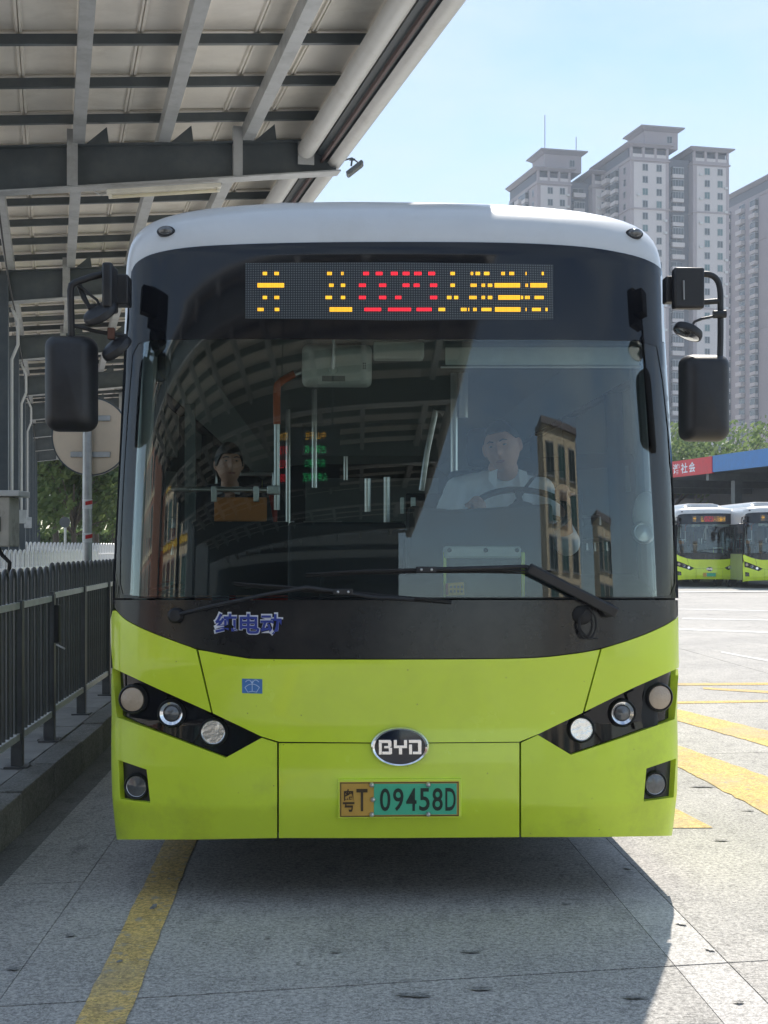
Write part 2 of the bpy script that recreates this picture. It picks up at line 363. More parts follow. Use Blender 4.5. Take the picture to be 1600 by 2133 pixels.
# people
mat('skin', (0.48, 0.26, 0.18), 0.5, 0, 0.08, 12)
mat('skin_lip', (0.30, 0.11, 0.085), 0.45)
mat('hair', (0.010, 0.009, 0.009), 0.5, 0, 0.3, 60, bump=0.3, bscale=150)
mat('shirt', (0.74, 0.80, 0.88), 0.8, 0, 0.06, 8, bump=0.12, bscale=26)
mat('belt', (0.035, 0.042, 0.055), 0.7)
mat('dark_cloth', (0.02, 0.022, 0.03), 0.85)
mat('white_cloth', (0.55, 0.56, 0.56), 0.8)
mat('eye_white', (0.34, 0.30, 0.28), 0.3)
# ---------------------------------------------------------------- ground: one far sheet, concrete slabs laid on it near the stop
g = MB(); g.add([(-1500, -700, -0.012), (1500, -700, -0.012), (1500, 2500, -0.012), (-1500, 2500, -0.012)], [(0, 1, 2, 3)])
ground = g.build('ground', MATS['concrete']); ground['kind'] = 'structure'
yard = empty('bus_yard'); yard['kind'] = 'structure'
def slab(poly, m, gap=0.005, z1=0.0, name='concrete_slab'):
    cx = sum(p[0] for p in poly) / len(poly); cy = sum(p[1] for p in poly) / len(poly); q = []
    for x, y in poly:
        d = math.hypot(x - cx, y - cy); q.append((x - (x - cx) / d * gap * 1.4, y - (y - cy) / d * gap * 1.4))
    mb = MB(); mb.prism(q, lambda u, v: Vector((u, v, z1)), lambda u, v: Vector((u, v, -0.05)))
    return mb.build(name, m, yard)
jd = MB(); jd.add([(-14, -14, -0.008), (24, -14, -0.008), (24, 37, -0.008), (-14, 33, -0.008)], [(0, 1, 2, 3)]); jd.build('joint_bed', MATS['joint_dirt'], yard)
LX = lambda x, y: x - 0.045 * (y - 5.0)                     # the lane runs a little to the left
TY = lambda t, x: t + 0.19 * x                              # transverse joints run askew
cols = [(-1.93, -1.70, 'concrete_kerb'), (-1.70, -1.335, 'concrete'), (-1.335, 1.095, 'concrete'), (1.095, 1.30, 'concrete_pale'), (1.30, 5.3, 'concrete'), (5.3, 9.5, 'concrete'), (9.5, 13.7, 'concrete'), (13.7, 23.0, 'concrete')]
for ci, (xa, xb, mm) in enumerate(cols):
    ts = [-12, -5.1, -0.05, 4.98, 10.0, 15.1, 20.2, 25.4, 30.6, 38.0] if ci not in (0, 1) else [-12, -3.2, 1.4, 6.75, 11.8, 17, 22, 27, 32, 38]
    for a, b in zip(ts, ts[1:]):
        pp = []
        for x, t in ((xa, a), (xb, a), (xb, b), (xa, b)):
            y = TY(t, x); pp.append((LX(x, y), y))
        slab(pp, MATS[mm])
def paint(name, pts, m='yellow_paint', z=0.004):
    mb = MB(); n = len(pts); mb.add([(p[0], p[1], z) for p in pts], [tuple(range(n))]); o = mb.build(name, MATS[m], yard)
    return o
def gp(*pp): return [gnd(*p) for p in pp]
def ribbon(name, l, r, m='yellow_paint', n=16, wob=0.006):                       # a worn-edged painted band between two lines
    rng = random.Random(len(name)); L_ = []; R_ = []
    for i in range(n + 1):
        t = i / n; L_.append(Vector(l[0]).lerp(Vector(l[1]), t) + Vector((rng.uniform(-wob, wob), 0, 0))); R_.append(Vector(r[0]).lerp(Vector(r[1]), t) + Vector((rng.uniform(-wob, wob), 0, 0)))
    mb = MB(); mb.grid([[(p.x, p.y, 0.004) for p in L_], [(p.x, p.y, 0.004) for p in R_]]); return mb.build(name, MATS[m], yard)
l0, l1 = gnd(158, 2133), gnd(305, 1833); r0, r1 = gnd(262, 2133), gnd(375, 1830)
dl = (l1 - l0) / (l1.y - l0.y)
ribbon('lane_line', (l0 - dl * 9, l0 + dl * 25), (r0 - dl * 9, r0 + dl * 25), n=300, wob=0.004)
def stripe(a, b, c, d, k0=-0.2, k1=2.5, n=40):                # stripe with top edge a-b and lower edge d-c, run on past the frame
    A, B, C_, D = gnd(*a), gnd(*b), gnd(*c), gnd(*d)
    ribbon('hatch_stripe', (A.lerp(B, k0), A.lerp(B, k1)), (D.lerp(C_, k0), D.lerp(C_, k1)), n=n, wob=0.01)
stripe((1421, 1480), (1600, 1523), (1600, 1555), (1421, 1505))
stripe((1421, 1556), (1600, 1619), (1600, 1697), (1421, 1603))
A, B, C_, D = gnd(1417, 1690), gnd(1486, 1725.5), gnd(1400, 1726), gnd(1340, 1655)
paint('hatch_stripe', [A, B, C_, gnd(1300, 1700), D])
ribbon('painted_line', (gnd(1300, 1424), gnd(1900, 1421)), (gnd(1300, 1429), gnd(1900, 1425.5)))
ribbon('painted_line', (gnd(1465, 1432), gnd(1900, 1457)), (gnd(1465, 1436), gnd(1900, 1464)))
ribbon('painted_line', (gnd(1300, 1464), gnd(1900, 1453)), (gnd(1300, 1468), gnd(1900, 1458.5)))
ribbon('painted_line', (gnd(1502, 1357), gnd(1900, 1428)), (gnd(1502, 1360), gnd(1900, 1436)), 'white_paint')
for (a, b, h) in (((1300, 1232), (1900, 1229), 3), ((1420, 1287), (1900, 1296), 3), ((1410, 1309), (1900, 1326), 3.5), ((1300, 1266), (1800, 1275), 2)):
    ribbon('painted_line', (gnd(*a), gnd(*b)), (gnd(a[0], a[1] + h), gnd(b[0], b[1] + h)), 'white_paint', wob=0.05)
# platform with its kerb stones and paving
plat = empty('platform'); plat['kind'] = 'structure'
KH = 0.222
def kx(y): return -1.965 - 0.052 * (y - 7.4)                # foot of the kerb
def platpoly(xs0, xs1, y0, y1, m, z1, gap, parent, name, z0=-0.05):
    q = [(kx(y0) + xs0 - 0 + gap, y0 + gap), (kx(y0) + xs1 - gap, y0 + gap), (kx(y1) + xs1 - gap, y1 - gap), (kx(y1) + xs0 + gap, y1 - gap)]
    mb = MB(); mb.prism(q, lambda u, v: Vector((u, v, z1)), lambda u, v: Vector((u, v, z0))); return mb.build(name, m, parent, bevel=0.006)
y = -14.0; k = 0
while y < 40:
    L_ = 0.98 + 0.04 * math.sin(k * 1.7)
    if y < 7.5 < y + L_: L_ = 7.62 - y
    platpoly(-0.17, 0.0, y, y + L_, MATS['concrete_kerb' if k % 3 else 'concrete_kerb_b'], KH + 0.006 * math.sin(k * 2.3), 0.006, plat, 'kerb_stone'); y += L_; k += 1
mb = MB(); mb.prism([(kx(-14) - 0.17, -14), (kx(40) - 0.17, 40), (kx(40) - 6.0, 40), (kx(-14) - 3.4, 15), (kx(-14) - 3.4, -14)], lambda u, v: Vector((u, v, KH - 0.022)), lambda u, v: Vector((u, v, -0.05))); mb.build('paving_bed', MATS['joint_dirt'], plat)
mb = MB(); mb.prism([(-60, -30), (kx(-14) - 3.4, -30), (kx(-14) - 3.4, 15), (kx(40) - 6.0, 40), (-60, 70)], lambda u, v: Vector((u, v, KH - 0.004)), lambda u, v: Vector((u, v, -0.05))); mb.build('forecourt', MATS['concrete_pale'], plat)
rng = random.Random(3)
mat('paver_a', (0.26, 0.25, 0.235), 0.85, 0, 0.18, 5, bump=0.2, bscale=90, stain=(0.14, 0.135, 0.13), stscale=4, stamt=0.5)
mat('paver_b', (0.22, 0.215, 0.205), 0.85, 0, 0.18, 5, bump=0.2, bscale=90, stain=(0.12, 0.115, 0.11), stscale=4, stamt=0.5)
far = MB(); ny = 0; cnt = 0
y = 6.4
while y < 34:
    for i in range(8 if y < 15 else 14):
        a = -0.17 - 0.40 * i; sh = 0
        q = [(kx(y) + a - 0.398, y + 0.003), (kx(y) + a - 0.003, y + 0.003), (kx(y + 0.4) + a - 0.003, y + 0.398), (kx(y + 0.4) + a - 0.398, y + 0.398)]
        zt = KH + rng.uniform(-0.004, 0.003)
        if y < 15:
            mb = MB(); mb.prism(q, lambda u, v: Vector((u, v, zt)), lambda u, v: Vector((u, v, KH - 0.04))); mb.build('paving_slab', MATS['paver_a' if rng.random() < 0.6 else 'paver_b'], plat)
        else: far.prism(q, lambda u, v: Vector((u, v, zt)), lambda u, v: Vector((u, v, KH - 0.04)))
    y += 0.40
far.build('paving_slab', MATS['paver_a'], plat)['kind'] = 'stuff'

# scuffs and oil drips on the concrete
concrete('oil_stain', (0.27, 0.262, 0.25), (0.20, 0.195, 0.19), grain=0.4)
concrete('mortar_chip', (0.62, 0.60, 0.57), (0.5, 0.48, 0.45), grain=0.2)
rng = random.Random(19)
for px, py, w, h, mm in [(145, 1951, 0.055, 0.05, 0), (28, 2020, 0.06, 0.05, 0), (320, 1892, 0.035, 0.09, 0), (250, 2005, 0.03, 0.04, 0), (425, 1967, 0.02, 0.02, 0), (620, 2010, 0.03, 0.02, 0), (700, 1985, 0.05, 0.03, 0), (860, 2075, 0.16, 0.05, 0), (1000, 2062, 0.12, 0.04, 0), (1180, 1885, 0.06, 0.03, 0), (980, 1985, 0.10, 0.03, 0), (1310, 1810, 0.05, 0.06, 1), (1420, 1925, 0.06, 0.07, 1), (1480, 1980, 0.05, 0.05, 1), (1320, 2080, 0.12, 0.03, 0), (1500, 1752, 0.12, 0.03, 0), (1560, 1690, 0.10, 0.04, 0), (1460, 1640, 0.2, 0.06, 0), (560, 1955, 0.03, 0.03, 0), (1540, 2090, 0.05, 0.03, 0)]:
    c = gnd(px, py); n_ = 14; pts = []
    for k in range(n_):
        a = 2 * math.pi * k / n_; r = rng.uniform(0.45, 1.0); pts.append((c.x + w / 2 * r * math.cos(a), c.y + h * 1.3 / 2 * r * math.sin(a)))
    paint('scuff_mark', pts, ('oil_stain', 'mortar_chip')[mm], 0.0065)
# ---------------------------------------------------------------- the city bus: one model in its own frame (x right, y back, z up, origin on the ground under its nose)
BUS_LOC = Vector((0.068, 6.0, 0)); BUS_RZ = R(2.0)
BM = T(*BUS_LOC) @ RZ(BUS_RZ); BI = BM.inverted()
EYE = BI @ Vector((0, 0, CH))
CD = 0.36; PN = 2.8; ZT = 3.155
def bw(z):
    w = 1.290 - 0.050 * min(1, max(0, (z - 1.2) / 1.4)) ** 1.2
    if z < 0.75: w -= 0.012 * ((0.75 - z) / 0.45) ** 2
    u = max(0, (z - 2.35) / (ZT - 2.35))
    return w * max(1e-5, 1 - min(u, 1) ** 9) ** 0.23
def by0(z):
    y = 0.0
    if z > 1.05: y = 0.045 * (z - 1.05) + 0.012 * (z - 1.05) ** 2
    if z < 0.44: y = 0.30 * (0.44 - z)
    elif z < 0.60: y = 0.0
    elif z < 0.80: y = 0.09 * (z - 0.60)
    else: y = max(y, 0.018 * (1 - (z - 0.80) / 0.25) if z < 1.05 else y)
    u = max(0, (z - 2.84) / (ZT - 2.84))
    if u > 0: y += 0.34 * (1 - max(0, 1 - min(u, 1) ** 2.4) ** 0.5)
    return y
def bs(x, z):
    q = min(1.0, abs(x) / bw(z)); return by0(z) + CD * (1 - max(0.0, 1 - q ** PN) ** (1 / PN))
def bn(x, z, e=0.004):
    w = bw(z) * 0.995; x = max(-w + e, min(w - e, x))
    dx = (bs(x + e, z) - bs(x - e, z)) / (2 * e); dz = (bs(x, z + 0.01) - bs(x, z - 0.01)) / 0.02
    return Vector((dx, -1, dz)).normalized()
def bp(px, py, yl):                                        # the point seen at a pixel, at bus depth yl
    d = BI.to_3x3() @ (at(px, py, 1.0) - Vector((0, 0, CH))); t = (yl - EYE.y) / d.y; return EYE + d * t
def bf(px, py):                                            # the same on the front skin
    y = 0.05
    for _ in range(14):
        p = bp(px, py, y); w = bw(p.z) * 0.9985; x = max(-w, min(w, p.x)); y = 0.5 * y + 0.5 * bs(x, p.z)
    p = bp(px, py, y); w = bw(p.z) * 0.9985
    return Vector((max(-w, min(w, p.x)), p.z))
def on(x, z, off=0.0):
    return Vector((x, bs(x, z), z)) + bn(x, z) * off
def dens(poly, step):
    out = []
    for i, a in enumerate(poly):
        b = poly[(i + 1) % len(poly)]; n = max(1, int(math.hypot(b[0] - a[0], b[1] - a[1]) / step))
        out += [(a[0] + (b[0] - a[0]) * k / n, a[1] + (b[1] - a[1]) * k / n) for k in range(n)]
    return out
def smoothpoly(pts, n=6):                                  # open Catmull-Rom through pixel points
    out = []
    for i in range(len(pts) - 1):
        p0 = pts[max(0, i - 1)]; p1 = pts[i]; p2 = pts[i + 1]; p3 = pts[min(len(pts) - 1, i + 2)]
        for k in range(n):
            t = k / n
            out.append(tuple(0.5 * (2 * p1[c] + (p2[c] - p0[c]) * t + (2 * p0[c] - 5 * p1[c] + 4 * p2[c] - p3[c]) * t * t + (3 * p1[c] - p0[c] - 3 * p2[c] + p3[c]) * t ** 3) for c in (0, 1)))
    return out + [pts[-1]]
def panel(name, poly, m, parent, off=0.0, thick=0.014, holes=(), res=0.035, step=12, world=False, edge=0.0):
    polys = []
    for pl in [poly] + list(holes):
        q = [tuple(bf(*p)) for p in dens(pl, step)] if not world else dens(pl, step)
        r = [q[0]]
        for p in q[1:]:
            if math.hypot(p[0] - r[-1][0], p[1] - r[-1][1]) > 0.002: r.append(p)
        polys.append(r)
    pts = []; ed = []
    for pl in polys:
        b = len(pts); pts += [Vector(p) for p in pl]; ed += [(b + i, b + (i + 1) % len(pl)) for i in range(len(pl))]
    nb = len(pts); xs = [p[0] for p in polys[0]]; zs = [p[1] for p in polys[0]]
    ins = lambda x, z: pip(x, z, polys[0]) and not any(pip(x, z, h) for h in polys[1:])
    cell = {}
    for p in pts: cell.setdefault((int(p[0] / res), int(p[1] / res)), []).append(p)
    i0, i1, j0, j1 = int(min(xs) / res) - 1, int(max(xs) / res) + 1, int(min(zs) / res) - 1, int(max(zs) / res) + 1
    for i in range(i0, i1 + 1):
        for j in range(j0, j1 + 1):
            x, z = i * res, j * res
            if not ins(x, z): continue
            if any((p[0] - x) ** 2 + (p[1] - z) ** 2 < (0.4 * res) ** 2 for a in (-1, 0, 1) for c in (-1, 0, 1) for p in cell.get((int(x / res) + a, int(z / res) + c), ())): continue
            pts.append(Vector((x, z)))
    V, E, FA, *_ = delaunay_2d_cdt(pts, ed, [], 0, 1e-6)
    tr = [f for f in FA if ins(sum(V[i][0] for i in f) / 3, sum(V[i][1] for i in f) / 3)]
    nn = [bn(v[0], v[1]) for v in V]
    P = [Vector((v[0], bs(v[0], v[1]), v[1])) for v in V]
    cnt = {}
    for f in tr:
        for a, b in ((f[0], f[1]), (f[1], f[2]), (f[2], f[0])):
            k = (min(a, b), max(a, b)); cnt[k] = cnt.get(k, 0) + 1
    bd = [k for k, c in cnt.items() if c == 1]; bset = {i for k in bd for i in k}
    front = [P[i] + nn[i] * (off - (edge if i in bset else 0)) for i in range(len(V))]; back = [P[i] + nn[i] * (off - thick) for i in range(len(V))]
    N = len(V); vs = front + back; fs = []; nrm = list(nn) + [-x for x in nn]
    for f in tr:
        a, b, c = f; fn = (P[b] - P[a]).cross(P[c] - P[a])
        if fn.dot(nn[a]) < 0: a, c = c, a
        fs += [(a, b, c), (N + c, N + b, N + a)]
    nsm = len(fs)
    for a, b in bd:
        k = len(vs); vs += [front[a], front[b], back[b], back[a]]; fs.append((k, k + 1, k + 2, k + 3)); nrm += [Vector((0, 0, 0))] * 4
    me = bpy.data.meshes.new(name); me.from_pydata(vs, [], fs); me.materials.append(m)
    me.polygons.foreach_set('use_smooth', [True] * nsm + [False] * (len(fs) - nsm)); me.update()
    me.normals_split_custom_set_from_vertices([tuple(x) for x in nrm])
    o = bpy.data.objects.new(name, me); COL.objects.link(o)
    if parent: o.parent = parent
    return o

bus = empty('city_bus', BUS_LOC, BUS_RZ)
tag(bus, 'lime green electric city bus facing the camera with lit destination display', 'bus')

# --- outlines in photo pixels, traced on the bus skin
mask_top = smoothpoly([(276, 566), (290, 545), (330, 527), (420, 514), (600, 507), (830, 505), (1060, 507), (1210, 515), (1300, 529), (1352, 545), (1380, 566), (1391, 592)], 4)
mask_r = [(1398, 700), (1405, 850), (1411, 1000), (1415, 1150), (1417, 1246)]
mask_l = [(236, 1246), (241, 1150), (249, 1000), (258, 800), (269, 640)]
clear = [(290, 716), (320, 708), (500, 706), (1160, 708), (1330, 711), (1366, 722), (1378, 790), (1390, 900), (1398, 1020), (1402, 1120), (1404, 1215), (1394, 1240), (1360, 1243), (830, 1244), (300, 1243), (258, 1238), (252, 1215), (253, 1140), (258, 1020), (268, 860), (278, 740)]
panel('windscreen_surround', mask_top + mask_r + mask_l, K['black_gloss'], bus, 0.006, 0.012, [clear], 0.04)
wsc = panel('windscreen', [(p[0], p[1]) for p in clear], K['windscreen_glass'], bus, 0.0035, 0.0005, (), 0.035)
low_edge = smoothpoly([(1411, 1284), (1385, 1301), (1330, 1325), (1250, 1350), (1180, 1362), (1080, 1370), (830, 1372), (560, 1371), (500, 1367), (412, 1350), (350, 1329), (300, 1309), (262, 1289), (243, 1270)], 4)
panel('scuttle_panel', [(237, 1250), (830, 1250), (1417, 1250), (1419, 1268)] + low_edge + [(237, 1258)], K['black_panel'], bus, 0.003, 0.012, (), 0.045)
HLL = [(237, 1393), (330, 1437), (443, 1488), (543, 1536), (470, 1576), (350, 1531), (244, 1492)]
HLR = [(1412, 1394), (1320, 1434), (1215, 1486), (1123, 1530), (1190, 1570), (1300, 1534), (1405, 1496)]
FGL = [(246, 1583), (305, 1603), (313, 1673), (250, 1664)]
FGR = [(1409, 1580), (1347, 1601), (1341, 1670), (1404, 1661)]
def arc(e, x0, x1): return [p for p in e if x0 <= p[0] <= x1]
le = [(p[0], p[1] + 2) for p in low_edge]
panel('hood_flap', [(1249, 1353)] + arc(le, 416, 1246) + [(414, 1354), (444, 1485), (543, 1533), (582, 1545), (830, 1547), (1081, 1545), (1123, 1528), (1213, 1484)], K['lime'], bus, 0.007, 0.02, (), 0.04, edge=0.0015)
panel('corner_panel', arc(le, 243, 408)[::-1] + [(409, 1353), (440, 1484), (330, 1435), (236, 1391), (232, 1340), (231, 1290), (236, 1272)], K['lime'], bus, 0.004, 0.02, (), 0.035, edge=0.0015)
panel('corner_panel', arc(le, 1254, 1408) + [(1253, 1352), (1218, 1482), (1320, 1432), (1413, 1391), (1419, 1340), (1420, 1285)], K['lime'], bus, 0.004, 0.02, (), 0.035, edge=0.0015)
bl = [(233, 1392), (243, 1494), (350, 1533), (470, 1578.5), (545, 1537), (577, 1547), (577, 1650), (577, 1746), (400, 1749), (232, 1749), (230, 1600), (230, 1420)]
br = [(1416, 1394), (1406, 1498), (1300, 1536), (1190, 1572.5), (1121, 1531), (1086, 1547), (1086, 1650), (1086, 1744), (1250, 1744), (1413, 1741), (1418, 1600), (1419, 1420)]
panel('bumper_corner', bl, K['lime_dirty'], bus, 0.0, 0.045, [FGL], 0.035, edge=0.0015)
panel('bumper_corner', br, K['lime_dirty'], bus, 0.0, 0.045, [FGR], 0.035, edge=0.0015)
panel('bumper_centre', [(581, 1548), (833, 1549), (1082, 1547), (1082, 1650), (1082, 1744), (830, 1746), (581, 1746)], K['lime'], bus, 0.0, 0.03, (), 0.04, edge=0.0015)
# dark backing behind all joints
rows = []
for k in range(18):
    z = 0.30 + (1.30 - 0.30) * k / 17; w = bw(z) * 0.994
    rows.append([on(w * math.sin(math.pi / 2 * j / 24), z, -0.05) for j in range(-24, 25)])
MB().grid(rows).build('front_frame', K['rubber'], bus, True)
# white roof cap
rows = []
for k in range(26):
    z = 2.50 + (ZT - 0.0005 - 2.50) * math.sin(math.pi / 2 * k / 25); w = bw(z) * 0.9999
    rows.append([Vector((w * math.sin(math.pi / 2 * j / 40), bs(w * math.sin(math.pi / 2 * j / 40), z), z)) for j in range(-40, 41)])
MB().grid(rows).build('roof_cap', K['bus_white'], bus, 'all')
def rim(z): return by0(z) + CD
LEN = 11.6
# roof and upper sides
secz = [2.46 + (ZT - 0.0005 - 2.46) * math.sin(math.pi / 2 * k / 16) for k in range(17)]
sec = [(-bw(z), z) for z in secz] + [(bw(z), z) for z in reversed(secz)]
MB().grid([[Vector((x, rim(z), z)) for x, z in sec], [Vector((x, 4, z)) for x, z in sec], [Vector((x, LEN, z)) for x, z in sec]]).build('roof', K['bus_white'], bus, 'all')
for s in (-1, 1):
    nm = K['lime_side_dull' if s < 0 else 'lime_dirty']
    mb = MB()
    zl = [0.30, 0.45, 0.6, 0.75, 0.9, 1.05, 1.18, 1.30]
    for ya, yb in ((None, 2.25), (3.35, 8.0), (9.1, LEN)):
        mb.grid([[Vector((s * bw(z), rim(z) if ya is None else ya, z)) for z in zl], [Vector((s * bw(z), yb, z)) for z in zl]])
    for ya in (2.25, 8.0):
        za = [1.0, 1.1, 1.18, 1.30]
        mb.grid([[Vector((s * bw(z), ya, z)) for z in za], [Vector((s * bw(z), ya + 1.1, z)) for z in za]])
        mb.grid([[Vector((s * bw(1), ya + (0.55 + 0.55 * c), 0.45 + 0.56 * e)) , Vector((s * (bw(1) - 0.4), ya + (0.55 + 0.55 * c), 0.45 + 0.56 * e))] for c, e in [(math.cos(math.pi * k / 12), math.sin(math.pi * k / 12)) for k in range(13)]])
    mb.build('side_panel', nm, bus, True)
    mb = MB()                                            # window band: black posts and rails around separate panes
    posts = [0.0, 1.55, 3.0, 4.5, 6.0, 7.5, 9.0, 10.6, LEN]
    zb = (1.30, 1.9, 2.46)
    for i, y in enumerate(posts):
        wd = 0.05 if 0 < i < len(posts) - 1 else 0.03
        y0 = y if i else 0.0
        mb.grid([[Vector((s * (bw(z) - d), (rim(z) + 0.02 if i == 0 else y) + e * wd, z)) for z in zb] for d, e in ((0.05, -1), (0.001, -1), (0.001, 1), (0.05, 1))])
    for z in (1.31, 2.43):
        mb.grid([[Vector((s * (bw(z + dz) - d), y, z + dz)) for y in (0.42, 3, 6, LEN)] for d, dz in ((0.05, -0.03), (0.001, -0.03), (0.001, 0.03), (0.05, 0.03))])
    mb.build('window_frame', K['black_plastic'], bus)
    for i in range(len(posts) - 1):
        ya = (posts[i] if i else 0.42) + 0.04; yb = posts[i + 1] - 0.04
        MB().grid([[Vector((s * (bw(z) - 0.012), y, z)) for z in zb] for y in (ya, yb)]).build('side_window', K['side_glass'], bus)
MB().span((-1.25, LEN - 0.02, 0.3), (1.25, LEN + 0.03, 3.0)).build('rear_wall', K['lime_dirty'], bus, bevel=0.05)
for s in (-1, 1):
    for y in (2.8, 8.55):
        Mw = T(s * 1.07, y, 0.47) @ RY(R(90) * s)
        w = empty('wheel', parent=bus); w.matrix_local = Mw
        MB().lathe([(0.28, -0.13), (0.44, -0.13), (0.47, -0.10), (0.47, 0.10), (0.44, 0.13), (0.28, 0.13)], 32, cap=False).build('tyre', K['rubber'], w, True)
        MB().lathe([(0.0, 0.06), (0.1, 0.06), (0.11, 0.1), (0.2, 0.02), (0.27, 0.10), (0.285, 0.10), (0.285, -0.1)], 28).build('rim', K['steel'], w, True)
mb = MB()                                                # battery and air-conditioning fairing on the roof
x0 = bp(500, 428, 0.95).x; x1 = bp(1098, 428, 0.95).x
pr = [(x0 - 0.02, 3.135), (x0, 3.215), (x0 + 0.08, 3.285), (x0 + 0.2, 3.310), (x1 - 0.2, 3.310), (x1 - 0.08, 3.285), (x1, 3.215), (x1 + 0.02, 3.135)]
mb.grid([[Vector((x, 0.62 if z < 3.185 else 0.75 + (z - 3.185) * 2, z if z < 3.185 else 3.175)) for x, z in pr], [Vector((x, 1.05, z - 0.01)) for x, z in pr], [Vector((x, 1.4, z + 0.02 * (z > 3.185))) for x, z in pr], [Vector((x, 9, z + 0.04 * (z > 3.185))) for x, z in pr], [Vector((x, 9.2, 3.135)) for x, z in pr]])
mb.build('roof_pod', K['bus_white'], bus, True)
for px, py, s in ((347, 484, -1), (1320, 489, 1)):
    q = bf(px, py); n_ = bn(q.x, q.y); Mx = T(*on(q.x, q.y, 0.004)) @ (n_ + Vector((0, -1.5, 0))).to_track_quat('Z', 'Y').to_matrix().to_4x4()
    o = MB().lathe([(0.036, -0.06), (0.042, 0.0), (0.042, 0.006), (0.038, 0.012)], 20, None, 1.0, 0.62).build('marker_lamp', K['black_plastic'], bus, True, M=Mx)
    MB().lathe([(0.034, 0.010), (0.03, 0.022), (0.018, 0.03), (0.0, 0.032)], 20, None, 1.0, 0.6).build('lens', K['lens_dark'], o, True)

# --- lamps
def lamp_set(poly, lens, s):
    h = panel('headlight', poly, K['black_gloss'], bus, -0.030, 0.012, (), 0.03)
    for i, (px, py, r, kind) in enumerate(lens):
        q = bf(px, py); rr = r / 480; Mx = T(*on(q.x, q.y, -0.016 if kind == 'amber' else -0.03)) @ (bn(q.x, q.y) + Vector((0, -1.6, 0.05))).to_track_quat('Z', 'Y').to_matrix().to_4x4()
        MB().lathe([(rr * 1.28, 0.0), (rr * 1.24, 0.018), (rr * 1.12, 0.026), (rr * 1.04, 0.020), (rr * 1.04, 0.0)], 32).build('lamp_bezel', K['black_plastic'], h, True, M=Mx)
        if kind == 'amber':
            MB().lathe([(rr * 1.04, 0.005), (rr, 0.022), (rr * 0.7, 0.030), (0, 0.033)], 32).build('turn_lamp', K['amber_lens'], h, True, M=Mx)
        elif kind == 'ring':
            MB().lathe([(rr * 1.03, 0.005), (rr, 0.02), (rr * 0.74, 0.012), (rr * 0.70, 0.006)], 32, cap=False).build('lamp_ring', K['chrome'], h, True, M=Mx)
            MB().lathe([(rr * 0.72, 0.002), (rr * 0.66, 0.014), (rr * 0.4, 0.024), (0, 0.028)], 28).build('projector_lens', K['lens_dark'], h, True, M=Mx)
        else:
            MB().lathe([(rr * 1.0, 0.018), (rr * 0.8, 0.004), (rr * 0.5, -0.006), (rr * 0.22, -0.008)], 32).build('reflector', K['reflector'], h, True, M=Mx)
            MB().lathe([(rr * 0.24, -0.008), (rr * 0.24, 0.008), (rr * 0.18, 0.014), (0, 0.016)], 18).build('bulb', K['lens_clear'], h, True, M=Mx)
            MB().lathe([(rr * 1.06, 0.014), (rr * 1.02, 0.022), (rr * 0.96, 0.018)], 32, cap=False).build('lamp_ring', K['chrome'], h, True, M=Mx)
    for t0, t1 in ((0.30, 0.36), (0.62, 0.68)):                   # the stepped ribs between the lamps
        top = [Vector(poly[0]).lerp(Vector(poly[3]), t) for t in (t0, t1)]; bot = [Vector(poly[6]).lerp(Vector(poly[4]), t) for t in (t0, t1)]
        if s > 0: top = top[::-1]; bot = bot[::-1]
        panel('lamp_rib', [tuple(top[0].lerp(bot[0], .04)), tuple(top[1].lerp(bot[1], .04)), tuple(bot[1].lerp(top[1], .04)), tuple(bot[0].lerp(top[0], .04))], K['black_gloss'], h, -0.014, 0.014, (), 0.03)
lamp_set(HLL, [(274, 1457, 25, 'amber'), (353, 1488, 24, 'ring'), (442, 1525, 24, 'clear')], -1)
lamp_set(HLR, [(1376, 1453, 25, 'amber'), (1301, 1487, 24, 'ring'), (1214, 1519, 23, 'clear')], 1)
for poly, (px, py) in ((FGL, (279, 1639)), (FGR, (1370, 1634))):
    h = panel('fog_lamp', poly, K['black_plastic'], bus, -0.026, 0.012, (), 0.025)
    q = bf(px, py); Mx = T(*on(q.x, q.y, -0.026)) @ (bn(q.x, q.y) + Vector((0, -1.6, 0))).to_track_quat('Z', 'Y').to_matrix().to_4x4(); rr = 0.046
    MB().lathe([(rr * 1.32, 0), (rr * 1.28, 0.012), (rr * 1.15, 0.022), (rr, 0.014), (rr, 0)], 30).build('lamp_bezel', K['black_plastic'], h, True, M=Mx)
    MB().lathe([(rr, 0.008), (rr * 0.96, 0.016), (rr * 0.6, 0.022), (0, 0.024)], 28).build('lens', K['lens_dark'], h, True, M=Mx)
    MB().lathe([(rr * 1.02, 0.010), (rr * 0.98, 0.018), (rr * 0.9, 0.015)], 30, cap=False).build('lamp_ring', K['steel'], h, True, M=Mx)

